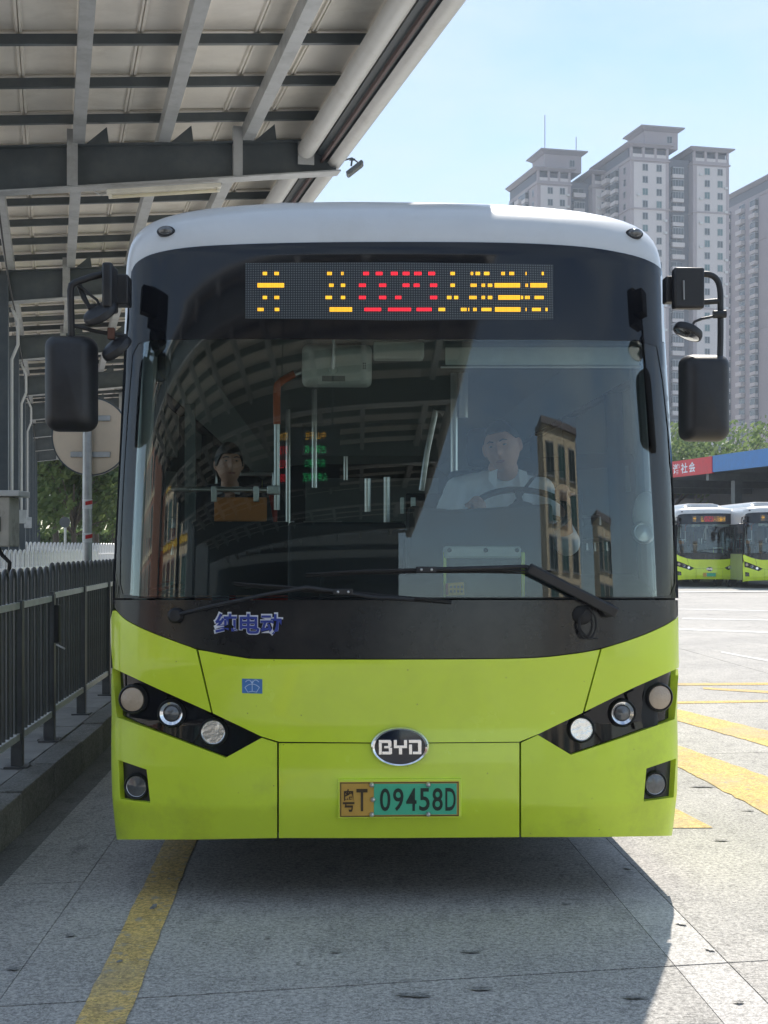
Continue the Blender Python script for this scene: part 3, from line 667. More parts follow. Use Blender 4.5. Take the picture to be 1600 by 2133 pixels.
# --- emblem, plate, lettering, sticker
q = bf(833, 1555); em = empty('emblem', parent=bus); em.matrix_local = T(*on(q.x, q.y, 0.0)) @ RX(R(-1.0))
Mx = RX(R(90))
MB().lathe([(1.0, -0.005), (1.06, 0.012), (1.0, 0.020), (0.93, 0.016), (0.93, 0.0)], 48, Mx @ Matrix.Diagonal((0.118, 0.080, 1, 1))).build('chrome_ring', K['chrome'], em, True)
MB().lathe([(0.95, 0.0), (0.95, 0.011), (0.5, 0.014), (0, 0.015)], 48, Mx @ Matrix.Diagonal((0.118, 0.080, 1, 1))).build('badge_disc', K['navy'], em, True)
LET = {'B': [(545, 205, 668, 238), (640, 215, 676, 276), (600, 266, 664, 292), (648, 284, 682, 350), (580, 324, 672, 355), (545, 232, 576, 355)],
       'Y': [(700, 205, 732, 290), (700, 262, 786, 291), (752, 285, 786, 355), (805, 205, 837, 290), (760, 262, 837, 291)],
       'D': [(855, 205, 978, 238), (950, 215, 986, 355), (896, 326, 986, 355), (857, 252, 889, 355)]}
for ch, st in LET.items():
    mb = MB()
    for i, (a, b, c, d) in enumerate(st):
        k = 0.2 / 480; mb.span(((a - 765) * k, -0.0215 - 0.0004 * i, (280 - d) * k), ((c - 765) * k, -0.012, (280 - b) * k))
    mb.build('badge_letter', K['chrome'], em, bevel=0.0008)
q = bf(833, 1662); pl = empty('number_plate', parent=bus); pl.matrix_local = T(*on(q.x, q.y, 0.004))
kw = 1 / 480.0
def prect(name, x0, y0, x1, y1, d0, d1, m, bev=0.0):
    return MB().span(((x0 - 833) * kw, -d1, (1662 - y1) * kw), ((x1 - 833) * kw, -d0, (1662 - y0) * kw)).build(name, m, pl, bevel=bev)
prect('plate_frame', 705, 1622, 960, 1703, -0.012, 0.012, K['lime'], 0.003)
prect('plate_board', 709, 1627, 955, 1699, 0.0, 0.0165, K['plate_gold'], 0.002)
prect('green_field', 779, 1631, 950, 1695, 0.0, 0.0185, K['plate_green'], 0.0005)
mb = MB()
for a, b, c, d in ((710, 1628, 954, 1629.6), (710, 1696.6, 954, 1698.2), (710, 1628, 711.6, 1698), (952.4, 1628, 954, 1698)): mb.span(((a - 833) * kw, -0.0180, (1662 - d) * kw), ((c - 833) * kw, -0.0160, (1662 - b) * kw))
mb.build('plate_border', K['plate_ink_brown'], pl)
def ptext(t, x0, y0, x1, y1, m, bold, d=0.0195):
    put(text_mesh(t, (y1 - y0) * kw, (x1 - x0) * kw, bold), 'lettering', m, pl, T(((x0 + x1) / 2 - 833) * kw, -d, (1662 - (y0 + y1) / 2) * kw))
ptext('粤', 715, 1641, 739, 1688, K['plate_ink_brown'], 0.015)
ptext('T', 743, 1641, 766, 1687, K['plate_ink_brown'], 0.012)
for i, ch in enumerate('09458D'):
    x = 791.5 + i * 27.0; ptext(ch, x, 1640, x + 21.5, 1687, K['plate_ink'], 0.012, 0.0205)
for px, py in ((774.5, 1633), (891, 1633), (774.5, 1694), (891, 1694), (777, 1663)):
    MB().lathe([(0.011, 0), (0.011, 0.005), (0.008, 0.010), (0, 0.012)], 14).build('bolt', K['steel'], pl, True, M=T((px - 833) * kw, -0.018, (1662 - py) * kw) @ RX(R(90)))
def front_text(t, x0, y0, x1, y1, m, bold, off):
    a = bf((x0 + x1) / 2, (y0 + y1) / 2); l = bf(x0, y1); r = bf(x1, y0); n_ = bn(a.x, a.y)
    yaw = math.atan2(n_.x, -n_.y); pit = math.asin(max(-1, min(1, n_.z)))
    me = text_mesh(t, abs(r.y - l.y), abs(r.x - l.x) / math.cos(yaw), bold)
    for v in me.vertices:                                  # lay the sheet on the curved skin
        x = a.x + v.co.x * math.cos(yaw); z = a.y + v.co.z; p = on(x, z, off); v.co = p
    return put(me, 'lettering', m, bus, Matrix.Identity(4))
front_text('纯电动', 445, 1274, 590, 1324, K['white_ink'], 0.050, 0.0055)
front_text('纯电动', 449, 1278, 587, 1321, K['blue_ink'], 0.022, 0.0100)
st = panel('service_sticker', [(505, 1413), (547, 1414), (547, 1444), (505, 1443)], K['sticker_blue'], bus, 0.0085, 0.001, (), 0.03)
mb = MB()
def sline(pts, w=0.0016):
    P = [on(*bf(*p), 0.0095) for p in pts]; mb.tube(P, w, 5)
sline(smoothpoly([(511, 1431), (518, 1426), (526, 1424), (534, 1426), (541, 1431)])); sline([(511, 1431), (517, 1441), (526, 1439), (535, 1441), (541, 1431)]); sline([(526, 1417), (526, 1440)])
sline(smoothpoly([(512, 1420), (517, 1416), (522, 1417), (526, 1422), (530, 1417), (535, 1416), (540, 1420)]))
mb.build('washer_symbol', K['sticker_line'], st)

# --- destination display
dd = panel('destination_display', [(512, 549), (830, 547), (1152, 552), (1152, 666), (830, 668), (512, 664)], mat('led_board', (0.05, 0.06, 0.065), 0.35, 0, 0.3, 200), bus, 0.0068, 0.004, (), 0.04)
def led_nodes():
    m_ = K['led_board']; n = m_.node_tree; p = n.nodes['Principled BSDF']; L = n.links.new
    t = n.nodes.new('ShaderNodeTexCoord'); mp_ = n.nodes.new('ShaderNodeMapping'); mp_.inputs['Scale'].default_value = (95, 0, 95)
    L(t.outputs['Object'], mp_.inputs['Vector'])
    fr = n.nodes.new('ShaderNodeVectorMath'); fr.operation = 'FRACTION'; L(mp_.outputs[0], fr.inputs[0])
    sb = n.nodes.new('ShaderNodeVectorMath'); sb.operation = 'DISTANCE'; sb.inputs[1].default_value = (0.5, 0, 0.5); L(fr.outputs[0], sb.inputs[0])
    r = n.nodes.new('ShaderNodeMapRange'); r.inputs[1].default_value = 0.24; r.inputs[2].default_value = 0.36; L(sb.outputs['Value'], r.inputs[0])
    x = n.nodes.new('ShaderNodeMix'); x.data_type = 'RGBA'; x.inputs[6].default_value = (0.13, 0.145, 0.15, 1); x.inputs[7].default_value = (0.016, 0.022, 0.030, 1)
    L(r.outputs[0], x.inputs[0]); L(x.outputs[2], p.inputs['Base Color'])
led_nodes()
YEL = {116: [(155, 176), (210, 232), (460, 484), (526, 540), (1047, 1068), (1142, 1156), (1166, 1188), (1206, 1232), (1288, 1306), (1326, 1350), (1402, 1410), (1480, 1490)],
       172: [(130, 257), (470, 492), (526, 547), (1047, 1068), (1142, 1172), (1194, 1212), (1224, 1246), (1256, 1378), (1402, 1416), (1426, 1506)],
       230: [(155, 176), (210, 234), (453, 484), (526, 547), (1030, 1052), (1064, 1084), (1136, 1172), (1194, 1212), (1224, 1246), (1274, 1378), (1382, 1392), (1400, 1424), (1446, 1490)],
       287: [(130, 160), (212, 234), (472, 580), (990, 1022), (1096, 1124), (1130, 1138), (1154, 1172), (1194, 1242), (1258, 1380), (1402, 1410), (1434, 1476), (1498, 1508)]}
RED = {116: [(632, 660), (692, 724), (764, 796), (820, 852), (874, 910), (942, 974)], 172: [(612, 645), (708, 742), (820, 852), (872, 900), (950, 984)],
       230: [(612, 645), (708, 742), (784, 814), (950, 984)], 287: [(638, 718), (750, 860), (886, 958)]}
for rows_, mm in ((YEL, 'led_yellow'), (RED, 'led_red')):
    mb = MB()
    for yz, segs in rows_.items():
        for a, b in segs:
            thick = 4 if (b - a) > 60 and mm == 'led_yellow' else 3
            n = max(1, round((b - a) / 5.6))
            for i in range(n):
                for j in range(thick):
                    px = 480 + (a + (i + 0.5) * (b - a) / n) / 2.2857; py = 520 + (yz + (j - (thick - 1) / 2) * 5.4) / 2.2857
                    c = on(*bf(px, py), 0.0082); mb.box(c, (0.0038, 0.0024, 0.0038))
    mb.build('lit_dots', K[mm], dd)['kind'] = 'stuff'

# --- wipers
def wiper(arm, blade, thick, clip, spring=None):
    w = empty('wiper', parent=bus)
    MB().tube([on(*bf(*p), o) for p, o in arm], thick, 8).build('arm', K['black_plastic'], w, True)
    P = [on(*bf(*p), 0.020) for p in blade]
    MB().tube(P, [0.004] + [0.0075] * (len(P) - 2) + [0.004], 6).build('blade', K['rubber'], w, True)
    P2 = [on(*bf(p[0], p[1] + 5), 0.010) for p in blade]
    MB().tube(P2, 0.004, 5).build('blade_rubber', K['rubber'], w, True)
    c = on(*bf(*clip), 0.032); MB().box(c, (0.085, 0.03, 0.026)).build('clip', K['black_plastic'], w, bevel=0.004)
    for dx in (-0.022, 0.022): MB().ball(c + Vector((dx, -0.016, 0)), 0.006, 8).build('screw', K['steel'], w, True)
    p = on(*bf(*arm[0][0]), 0.012); MB().lathe([(0.034, -0.01), (0.034, 0.016), (0.024, 0.03), (0, 0.032)], 18).build('pivot', K['black_plastic'], w, True, M=T(*p) @ RX(R(90)))
    return w
wiper([((368, 1282), 0.03), ((450, 1262), 0.045), ((560, 1238), 0.045), ((640, 1224), 0.042), ((700, 1232), 0.036), ((775, 1244), 0.034), ((862, 1249), 0.03)], [(488, 1214), (600, 1224), (715, 1233), (820, 1243), (940, 1252)], 0.0085, (715, 1233))
w = wiper([((1262, 1270), 0.035), ((1200, 1238), 0.05), ((1140, 1207), 0.05), ((1090, 1181), 0.045), ((1000, 1184), 0.04), ((890, 1187), 0.036)], [(638, 1196), (760, 1190), (887, 1187), (1010, 1187), (1146, 1190)], 0.009, (887, 1187))
MB().bar(on(*bf(1275, 1277), 0.05), on(*bf(1095, 1184), 0.062), 0.030, 0.045, (0.3, -0.2, 1)).build('arm_cover', K['black_plastic'], w, bevel=0.008)
mb = MB(); mb.tube([on(*bf(1205 + 18 * math.cos(t) + 14, 1300 + 30 * math.sin(t)), 0.03) for t in [2 * math.pi * k / 20 * 0.92 - 2 for k in range(21)]], 0.0045, 6)
mb.tube([on(*bf(*p), 0.03) for p in smoothpoly([(1214, 1272), (1204, 1290), (1206, 1312), (1222, 1328), (1240, 1330)])], 0.0045, 6); mb.build('washer_hose', K['rubber'], w, True)
MB().lathe([(0.040, -0.005), (0.042, 0.012), (0.03, 0.024), (0, 0.028)], 20).build('hose_grommet', K['rubber'], w, True, M=T(*on(*bf(1212, 1281), 0.004)) @ RX(R(90)))

# --- mirrors
def rbox(p00, p11, y0, y1, r, n=6):                        # rounded upright box between two pixels, between bus depths y0 and y1
    a = bp(*p00, (y0 + y1) / 2); b = bp(*p11, (y0 + y1) / 2); cx, cz = (a.x + b.x) / 2, (a.z + b.z) / 2; hx, hz = abs(b.x - a.x) / 2, abs(a.z - b.z) / 2
    def ring(ins, y):
        o = []
        for qx, qz, t0 in ((1, 1, 0), (-1, 1, 90), (-1, -1, 180), (1, -1, 270)):
            for k in range(n + 1):
                t = R(t0 + 90 * k / n); rr = max(0.004, r - ins * 0.5); o.append(Vector((cx + qx * (hx - ins - rr) + rr * math.cos(t), y, cz + qz * (hz - ins - rr) + rr * math.sin(t))))
        return o
    d = y1 - y0; L_ = [ring(0.05, y0), ring(0.030, y0 + 0.010), ring(0.014, y0 + 0.25 * d), ring(0.004, y0 + 0.5 * d), ring(0.0, y0 + 0.8 * d), ring(0.0, y1), ring(0.012, y1 + 0.003)]
    mb = MB(); mb.grid(L_, closed=True); k = len(L_[0]); mb.f += [tuple(range(k)), tuple((len(L_) - 1) * k + i for i in reversed(range(k)))]; mb.mi += [0, 0]
    return mb
def disc_mirror(c, nrm, r, parent):
    M_ = T(*c) @ Vector(nrm).to_track_quat('Z', 'Y').to_matrix().to_4x4()
    o = MB().lathe([(0, 0.028), (r * 0.6, 0.024), (r * 0.92, 0.014), (r, 0.0), (r, -0.014), (r * 0.96, -0.018)], 30).build('spotter_mirror', K['black_plastic'], parent, True, M=M_)
    MB().lathe([(r * 0.96, -0.016), (r * 0.6, -0.024), (0, -0.029)], 30).build('mirror_glass', K['chrome'], o, True)
    return o
mr_ = empty('wing_mirror', parent=bus); Y = 0.10
MB().span(bp(1388, 628, 0.12), bp(1432, 582, 0.20)).build('hinge', K['black_plastic'], mr_, bevel=0.006)
MB().span(bp(1405, 641, 0.06), bp(1461, 562, 0.12)).build('bracket', K['black_plastic'], mr_, bevel=0.010)
MB().tube([bp(1424, 584, 0.055), bp(1425, 624, 0.055)], 0.004, 6).build('hinge_pin', K['steel'], mr_, True)
MB().tube([bp(*p, 0.09) for p in smoothpoly([(1455, 571), (1478, 572), (1493, 582), (1500, 603), (1501, 640), (1501, 700), (1500, 742)], 5)], 0.0135, 12).build('arm', K['black_plastic'], mr_, True)
MB().tube([bp(1458, 630, 0.09), bp(1500, 627, 0.09)], 0.0125, 10).build('arm_brace', K['black_plastic'], mr_, True)
MB().tube([bp(1486, 655, 0.08), bp(1512, 654, 0.08)], 0.018, 10).build('clamp', K['black_plastic'], mr_, True)
MB().tube([bp(*p, 0.075) for p in ((1500, 656), (1462, 664), (1447, 670), (1438, 684))], 0.006, 8).build('stalk', K['black_plastic'], mr_, True)
disc_mirror(bp(1434, 690, 0.075), (0.42, 0.10, 0.85), 0.066, mr_)
rbox((1420, 737), (1521, 918), 0.03, 0.15, 0.045).build('mirror_housing', K['black_plastic'], mr_, True)
ml_ = empty('wing_mirror', parent=bus)
MB().span(bp(236, 632, 0.12), bp(275, 582, 0.24)).build('hinge', K['black_plastic'], ml_, bevel=0.006)
MB().span(bp(212, 640, -0.02), bp(247, 563, 0.16)).build('bracket', K['black_plastic'], ml_, bevel=0.010)
MB().tube([bp(*p, d) for p, d in (((228, 568), 0.06), ((190, 577), 0.04), ((158, 588), 0.02), ((149, 594), 0.02), ((147, 606), 0.02), ((148, 650), 0.04), ((149, 704), 0.06))], 0.0150, 12).build('arm', K['black_plastic'], ml_, True)
MB().tube([bp(*p, 0.05) for p in ((163, 590), (175, 620), (186, 640), (215, 636))], 0.012, 8).build('arm_brace', K['black_plastic'], ml_, True)
MB().tube([bp(*p, 0.03) for p in ((163, 592), (185, 612), (202, 625), (206, 634), (205, 650))], 0.006, 8).build('stalk', K['black_plastic'], ml_, True)
disc_mirror(bp(208, 651, 0.03), (-0.36, -0.45, 0.62), 0.078, ml_)
MB().tube([bp(155, 678, 0.05), bp(200, 690, 0.04), bp(264, 700, 0.04)], 0.0085, 8).build('mirror_bar', K['black_plastic'], ml_, True)
MB().box(bp(232, 695, 0.03), (0.03, 0.03, 0.05)).build('clamp', mat('rust', (0.10, 0.045, 0.03), 0.8), ml_, bevel=0.004)
disc_mirror(bp(242, 724, 0.03), (-0.48, -0.40, 0.60), 0.072, ml_)
rbox((92, 697), (199, 897), -0.01, 0.13, 0.050).build('mirror_housing', K['black_plastic'], ml_, True)

# --- inside
MB().span((-1.2, 0.4, 0.33), (1.2, LEN - 0.1, 0.36)).build('floor', K['dark_interior'], bus)
MB().grid([[Vector((x, y, z)) for x, z in ((-1.19, 2.40), (-1.0, 2.56), (-0.6, 2.60), (0.6, 2.60), (1.0, 2.56), (1.19, 2.40))] for y in (0.50, LEN - 0.1)]).build('ceiling', K['trim_mid'], bus)
MB().prism([(0.16, 0.5), (0.14, 1.30), (0.30, 1.385), (0.62, 1.43), (0.78, 1.36), (0.80, 0.5)], lambda u, v: Vector((-0.35, u, v)), lambda u, v: Vector((1.16, u, v))).build('dashboard', K['dash'], bus, bevel=0.02)
MB().prism([(0.26, 0.5), (0.24, 1.24), (0.55, 1.30), (0.60, 0.5)], lambda u, v: Vector((-1.12, u, v)), lambda u, v: Vector((-0.37, u, v))).build('door_step_cowl', K['dash'], bus, bevel=0.02)
a = bp(845, 1160, 0.66); b = bp(1135, 1052, 0.86)
MB().prism([(a.x, 1.40), (a.x + 0.02, b.z - 0.01), (a.x + 0.22, b.z - 0.03), (a.x + 0.40, b.z - 0.02), (b.x, b.z), (b.x + 0.03, 1.40)], lambda u, v: Vector((u, 0.62, v)), lambda u, v: Vector((u, 0.90, v))).build('instrument_cowl', K['dash'], bus, bevel=0.015)
a = bp(600, 1190, 0.95); b = bp(845, 1088, 0.95); MB().span((a.x, 0.92, 0.4), (b.x, 1.15, b.z)).build('fare_box', K['dash'], bus, bevel=0.02)
dv = empty('route_terminal', parent=bus)
def bspan(p0, p1, y0, y1): return MB().span(Vector((bp(*p0, y0).x, y0, bp(*p0, y0).z)), Vector((bp(*p1, y0).x, y1, bp(*p1, y0).z)))
bspan((926, 1163), (1086, 1138), 0.17, 0.26).build('top_case', K['trim_grey'], dv, bevel=0.012)
bspan((930, 1243), (1088, 1164), 0.20, 0.25).build('screen_back', K['dash'], dv, bevel=0.004)
bspan((1086, 1243), (1094, 1150), 0.19, 0.25).build('side_rim', K['lime'], dv, bevel=0.004)
bspan((924, 1243), (930, 1150), 0.19, 0.25).build('side_rim', K['lime'], dv, bevel=0.004)
for px in (936, 1012, 1077): MB().lathe([(0.010, 0), (0.010, 0.006), (0, 0.008)], 12).build('screw', K['rubber'], dv, True, M=T(*bp(px, 1146, 0.17)) @ RX(R(90)))
lb = empty('notice_label', parent=bus); a = bp(948, 1227, 0.165)
MB().box(a, (0.080, 0.003, 0.056), rz=0, ry=R(-4)).build('card', K['label_yellow'], lb)
mb = MB()
for r_ in range(2):
    for c_ in range(4): mb.box(a + Vector((-0.018 + 0.016 * c_, -0.003, 0.010 - 0.020 * r_)), (0.010, 0.001, 0.011))
mb.build('print', K['plate_ink_brown'], lb)
MB().box(a + Vector((-0.036, -0.004, 0)), (0.012, 0.002, 0.05)).build('red_edge', K['red_fabric'], lb)
bl_ = empty('sun_blind', parent=bus)
bspan((928, 762), (1332, 722), 0.36, 0.365).build('cloth', K['trim_grey'], bl_)
MB().tube([bp(918, 764, 0.355), bp(1335, 764, 0.355)], 0.008, 8).build('bottom_bar', K['steel'], bl_, True)
MB().tube([bp(926, 718, 0.37), bp(1335, 718, 0.37)], 0.018, 10).build('roller', K['trim_mid'], bl_, True)
mo = empty('passenger_monitor', parent=bus)
rbox((629, 716), (775, 804), 1.0, 1.14, 0.03).build('case', K['trim_grey'], mo, True)
MB().tube([bp(695, 660, 0.96), bp(695, 740, 0.96), bp(694, 768, 0.98)], 0.010, 10).build('hanger', K['steel'], mo, True)
MB().lathe([(0.024, 0), (0.022, 0.012), (0, 0.014)], 16).build('mount', K['trim_grey'], mo, True, M=T(*bp(694, 770, 0.995)) @ RX(R(90)))
for k in range(3):
    for j in range(2): MB().box(bp(757 + 4 * j, 757 + 5 * k, 0.998), (0.005, 0.004, 0.006)).build('vent', K['rubber'], mo)
bspan((671, 794), (719, 783), 0.998, 1.002).build('rating_label', K['trim_mid'], mo)
bspan((779, 747), (884, 711), 0.85, 0.95).build('camera_box', K['trim_grey'], bus, bevel=0.012)
hr = empty('handrail', parent=bus); Yh = 1.55
MB().tube([bp(*p, Yh) for p in smoothpoly([(577, 1062), (577, 960), (577, 885), (577, 812), (583, 797), (600, 784), (614, 781), (632, 770), (650, 735), (652, 700)], 4)], 0.0165, 12).build('pole', K['steel'], hr, True)
MB().tube([bp(*p, Yh) for p in smoothpoly([(577, 884), (577, 812), (584, 797), (600, 786), (614, 779)], 5)], 0.0205, 12).build('grip', K['orange_grip'], hr, True)
MB().tube([bp(350, 1019, Yh), bp(578, 1021, Yh)], 0.014, 12).build('rail', K['steel'], hr, True)
MB().box(bp(570, 1021, Yh), (0.07, 0.05, 0.05)).build('clamp', K['steel'], hr, bevel=0.006)
for px in (446, 534):
    MB().box(bp(px, 1029, Yh - 0.02), (0.030, 0.03, 0.085)).build('clamp', K['steel'], hr, bevel=0.004)
bspan((446, 1086), (556, 1036), Yh, Yh + 0.012).build('orange_board', K['orange_board'], hr, bevel=0.01)
for px, py0, py1, yl, r_ in ((766, 997, 1066, 1.25, 0.018), (806, 994, 1090, 1.25, 0.018), (655, 805, 1016, 3.2, 0.018), (600, 800, 1100, 4.5, 0.018), (946, 768, 1032, 2.3, 0.022), (965, 768, 870, 2.3, 0.03), (720, 760, 1000, 6.0, 0.018)):
    MB().tube([bp(px, py1, yl), bp(px, py0, yl)], r_, 10).build('grab_pole', K['steel'], bus, True)
MB().tube([bp(878, 1022, 1.9), bp(890, 940, 1.9), bp(908, 855, 1.9), bp(925, 862, 1.9)], 0.017, 10).build('grab_pole', K['steel'], bus, True)
for y0 in (1.05,):
    MB().span((bp(846, 1010, 2.0).x, 2.0, 0.5), (1.15, 2.03, bp(846, 1028, 2.0).z)).build('driver_partition', K['dash'], bus, bevel=0.006)
bspan((834, 1070), (842, 1036), 1.05, 1.08).build('ticket_reader', K['trim_grey'], bus, bevel=0.004); bspan((856, 1068), (866, 1036), 1.05, 1.08).build('ticket_reader', K['trim_grey'], bus, bevel=0.004)
# rows of seats
def seat(x, y, z, m, w=0.42):
    s_ = empty('passenger_seat', parent=bus); s_.matrix_local = T(x, y, z)
    MB().box((0, 0.0, 0.0), (w, 0.42, 0.07)).build('cushion', m, s_, bevel=0.025)
    MB().prism([(0.18, 0.03), (0.24, 0.60), (0.29, 0.62), (0.25, 0.02)], lambda u, v: Vector((-w / 2, u, v)), lambda u, v: Vector((w / 2, u, v))).build('backrest', m, s_, bevel=0.02)
    MB().box((0, 0.05, -0.25), (0.06, 0.3, 0.44)).build('pedestal', K['trim_mid'], s_)
    MB().tube([(-w / 2 + 0.03, 0.27, 0.6), (-w / 2 + 0.03, 0.27, 0.70), (w / 2 - 0.03, 0.27, 0.70), (w / 2 - 0.03, 0.27, 0.6)], 0.014, 8).build('grab_handle', K['steel'], s_, True)
seat(-0.86, 2.7, 1.33, K['red_fabric']); seat(-0.42, 3.3, 0.98, K['red_fabric'])
for y in (4.2, 5.1, 6.0, 7.2, 8.2):
    for x in (-0.86, -0.40, 0.40, 0.86): seat(x, y, 0.88 if y < 7 else 1.1, K['red_fabric'] if x < -0.5 else K['trim_mid'])
ds = empty('driver_seat', parent=bus); ds.matrix_local = T(0.60, 1.46, 1.32)
MB().box((0, 0, 0), (0.50, 0.46, 0.10)).build('cushion', K['belt'], ds, bevel=0.03)
MB().prism([(0.20, 0.03), (0.29, 0.66), (0.38, 0.68), (0.32, 0.02)], lambda u, v: Vector((-0.25, u, v)), lambda u, v: Vector((0.25, u, v))).build('backrest', K['belt'], ds, bevel=0.04)
MB().box((0.0, 0.35, 0.80), (0.28, 0.09, 0.22)).build('headrest', K['belt'], ds, bevel=0.04)
MB().box((0, 0.05, -0.38), (0.2, 0.3, 0.70)).build('pedestal', K['dash'], ds)
swc = bp(1088, 1062, 1.02); sw = empty('steering_wheel', parent=bus); sw.matrix_local = T(*swc) @ RX(R(28))
ring = [(0.235 * math.cos(2 * math.pi * k / 40), 0.235 * math.sin(2 * math.pi * k / 40), 0) for k in range(41)]
MB().tube(ring, 0.017, 10, cap=False).build('rim', K['rubber'], sw, True)
MB().lathe([(0.075, -0.05), (0.08, 0.0), (0.06, 0.02), (0, 0.024)], 20).build('hub', K['dash'], sw, True)
for an in (0, 120, 240): MB().bar((0.05 * math.cos(R(an + 90)), 0.05 * math.sin(R(an + 90)), 0), (0.23 * math.cos(R(an + 90)), 0.23 * math.sin(R(an + 90)), 0), 0.03, 0.012).build('spoke', K['dash'], sw)
MB().tube([(0, 0, 0), (0, 0.10, -0.5)], 0.035, 10).build('column', K['dash'], sw, True)
fn = empty('cab_fan', parent=bus); c = bp(1345, 1078, 0.45)
MB().ball((0, 0, 0), (0.06, 0.055, 0.10), 18).build('housing', K['trim_grey'], fn, True, M=T(c.x, 0.45, c.z + 0.02))
MB().lathe([(0.052, -0.01), (0.055, 0.0), (0.045, 0.008), (0.04, -0.002), (0.02, 0.004), (0, 0.006)], 24).build('grille', K['steel'], fn, True, M=T(c.x - 0.02, 0.40, c.z - 0.07) @ RX(R(80)))
# pillars and posts seen through the screen
for s in (-1, 1):
    MB().tube([(s * 1.185, 0.50, 1.30), (s * 1.17, 0.52, 1.9), (s * 1.145, 0.55, 2.45)], 0.035, 8).build('pillar_trim', K['trim_grey'] if s < 0 else K['trim_mid'], bus, True)
MB().bar(bp(338, 1140, 0.62), bp(338, 700, 0.62), 0.035, 0.04, (0, 1, 0)).build('door_post', K['black_plastic'], bus)
MB().bar(bp(302, 1120, 0.50), bp(310, 730, 0.50), 0.05, 0.03, (0, 1, 0)).build('door_leaf_frame', K['trim_grey'], bus)
MB().lathe([(0.026, 0), (0.026, 0.03), (0.018, 0.032), (0.016, 0.02), (0, 0.02)], 20).build('camera_pod', K['black_plastic'], bus, True, M=T(*bp(290, 728, 0.42)) @ RX(R(90)))
MB().span((-1.16, 2.2, 0.4), (-1.10, 2.24, 2.4)).build('bulkhead_post', K['trim_mid'], bus)
MB().span((-0.62, 9.9, 1.0), (0.9, 9.95, 2.35)).build('rear_bulkhead', K['trim_mid'], bus)
MB().span((bp(630, 745, 4.0).x, 4.0, bp(700, 950, 4.0).z), (bp(878, 745, 4.0).x, 4.03, 2.45)).build('partition_panel', K['trim_mid'], bus)  # plain grey partition panel midway down the cabin

for s in (-1, 1):
    MB().span((s * 1.215, 0.62, 0.36), (s * 1.195, LEN - 0.1, 1.285)).build('side_lining', K['trim_mid'], bus)
MB().span((-1.19, LEN - 0.14, 0.36), (1.19, LEN - 0.10, 2.62)).build('rear_lining', K['dark_interior'], bus)
bspan((400, 1240), (600, 1087), 1.50, 1.53).build('dark_sheet', K['dash'], bus)  # dark sheet added to give the darkness below the orange board
# ---------------------------------------------------------------- station canopy: frame with s across (to the right) and t along (away)
TH = math.atan((800 - 110) / F); CO = Vector((-3.61, 13.1, 0)); CM = T(*CO) @ RZ(TH)
canopy = empty('station_canopy', CO, TH); tag(canopy, 'steel platform canopy with cream roof sheets above the left of the bus', 'canopy')
SL = 0.095
def zbeam(s): return 5.305 + 0.087 * s                      # top of the main beams
NB = list(range(-1, 10)); BAY = 6.0
def h_beam():
    web = MB(); web.prism([(-0.12, 4.885), (3.22, 5.29), (3.22, 5.585), (-0.12, 5.295)], lambda u, v: Vector((u, -0.008, v)), lambda u, v: Vector((u, 0.008, v)))
    fl = MB(); fl.bar((-0.12, 0, 4.877), (3.25, 0, 5.287), 0.20, 0.014); 
    ft = MB(); ft.bar((-0.12, 0, 5.300), (3.22, 0, 5.590), 0.20, 0.012)
    return web, fl, ft
protos = None
for n in NB:
    t = n * BAY
    if protos is None:
        web, fl, ft = h_beam()
        ob = web.build('beam', K['steel_dark'], canopy, M=T(0, t, 0)); c1 = fl.build('bottom_flange', K['steel_grey'], ob); c2 = ft.build('top_flange', K['steel_dark'], ob)
        subs = [c1, c2]
        for s_, w in ((0.66, 0.10), (2.23, 0.09)):
            z0 = 4.90 + 0.121 * s_; mb = MB(); mb.span((s_ - w / 2, -0.105, z0), (s_ + w / 2, -0.010, zbeam(s_) + 0.15)); subs.append(mb.build('stiffener', K['steel_grey'], ob))
        for s_ in (0.72, 1.52, 2.33):
            mb = MB(); z0 = zbeam(s_) + 0.02
            mb.prism([(s_ + 0.07, z0), (s_ + 0.28, z0 + 0.015), (s_ + 0.26, z0 + 0.17)], lambda u, v: Vector((u, -0.09, v)), lambda u, v: Vector((u, -0.08, v))); subs.append(mb.build('gusset', K['steel_dark'], ob))
        cl = MB(); cl.span((-0.50, -0.012, 0.2), (-0.12, 0.012, 5.25)); cl.span((-0.52, -0.14, 0.2), (-0.505, 0.14, 5.3)); 
        col_ = cl.build('column', K['steel_dark'], canopy, M=T(0, t, 0))
        c3 = MB().span((-0.118, -0.14, 0.2), (-0.102, 0.14, 5.3)).build('column_flange', K['steel_dark'], col_)
        c4 = MB().span((-0.60, -0.24, 0.2), (-0.02, 0.24, 0.235)).build('base_plate', K['steel_dark'], col_)
        protos = (ob, subs, col_, [c3, c4])
    else:
        o = inst(protos[0], canopy, T(0, t, 0))
        for c in protos[1]: d = c.copy(); COL.objects.link(d); d.parent = o
        o = inst(protos[2], canopy, T(0, t, 0))
        for c in protos[3]: d = c.copy(); COL.objects.link(d); d.parent = o
T0, T1 = -5.6, 56.0
PUR = (-0.08, 0.72, 1.52, 2.33)
for s_ in PUR:                                              # grey box purlins along the canopy, one length per bay
    zb = zbeam(s_) + 0.012
    for n in NB[:-1]:
        t = max(T0, n * BAY); MB().span((s_ - 0.055, t + 0.004, zb), (s_ + 0.055, (n + 1) * BAY - 0.004, zb + 0.15)).build('purlin', K['steel_grey'], canopy)
zr = lambda s: zbeam(s) + 0.162                              # underside of the cross rails
rail = MB(); rail.bar((-0.6, 0, zr(-0.6) + 0.04), (3.05, 0, zr(3.05) + 0.04), 0.05, 0.08)
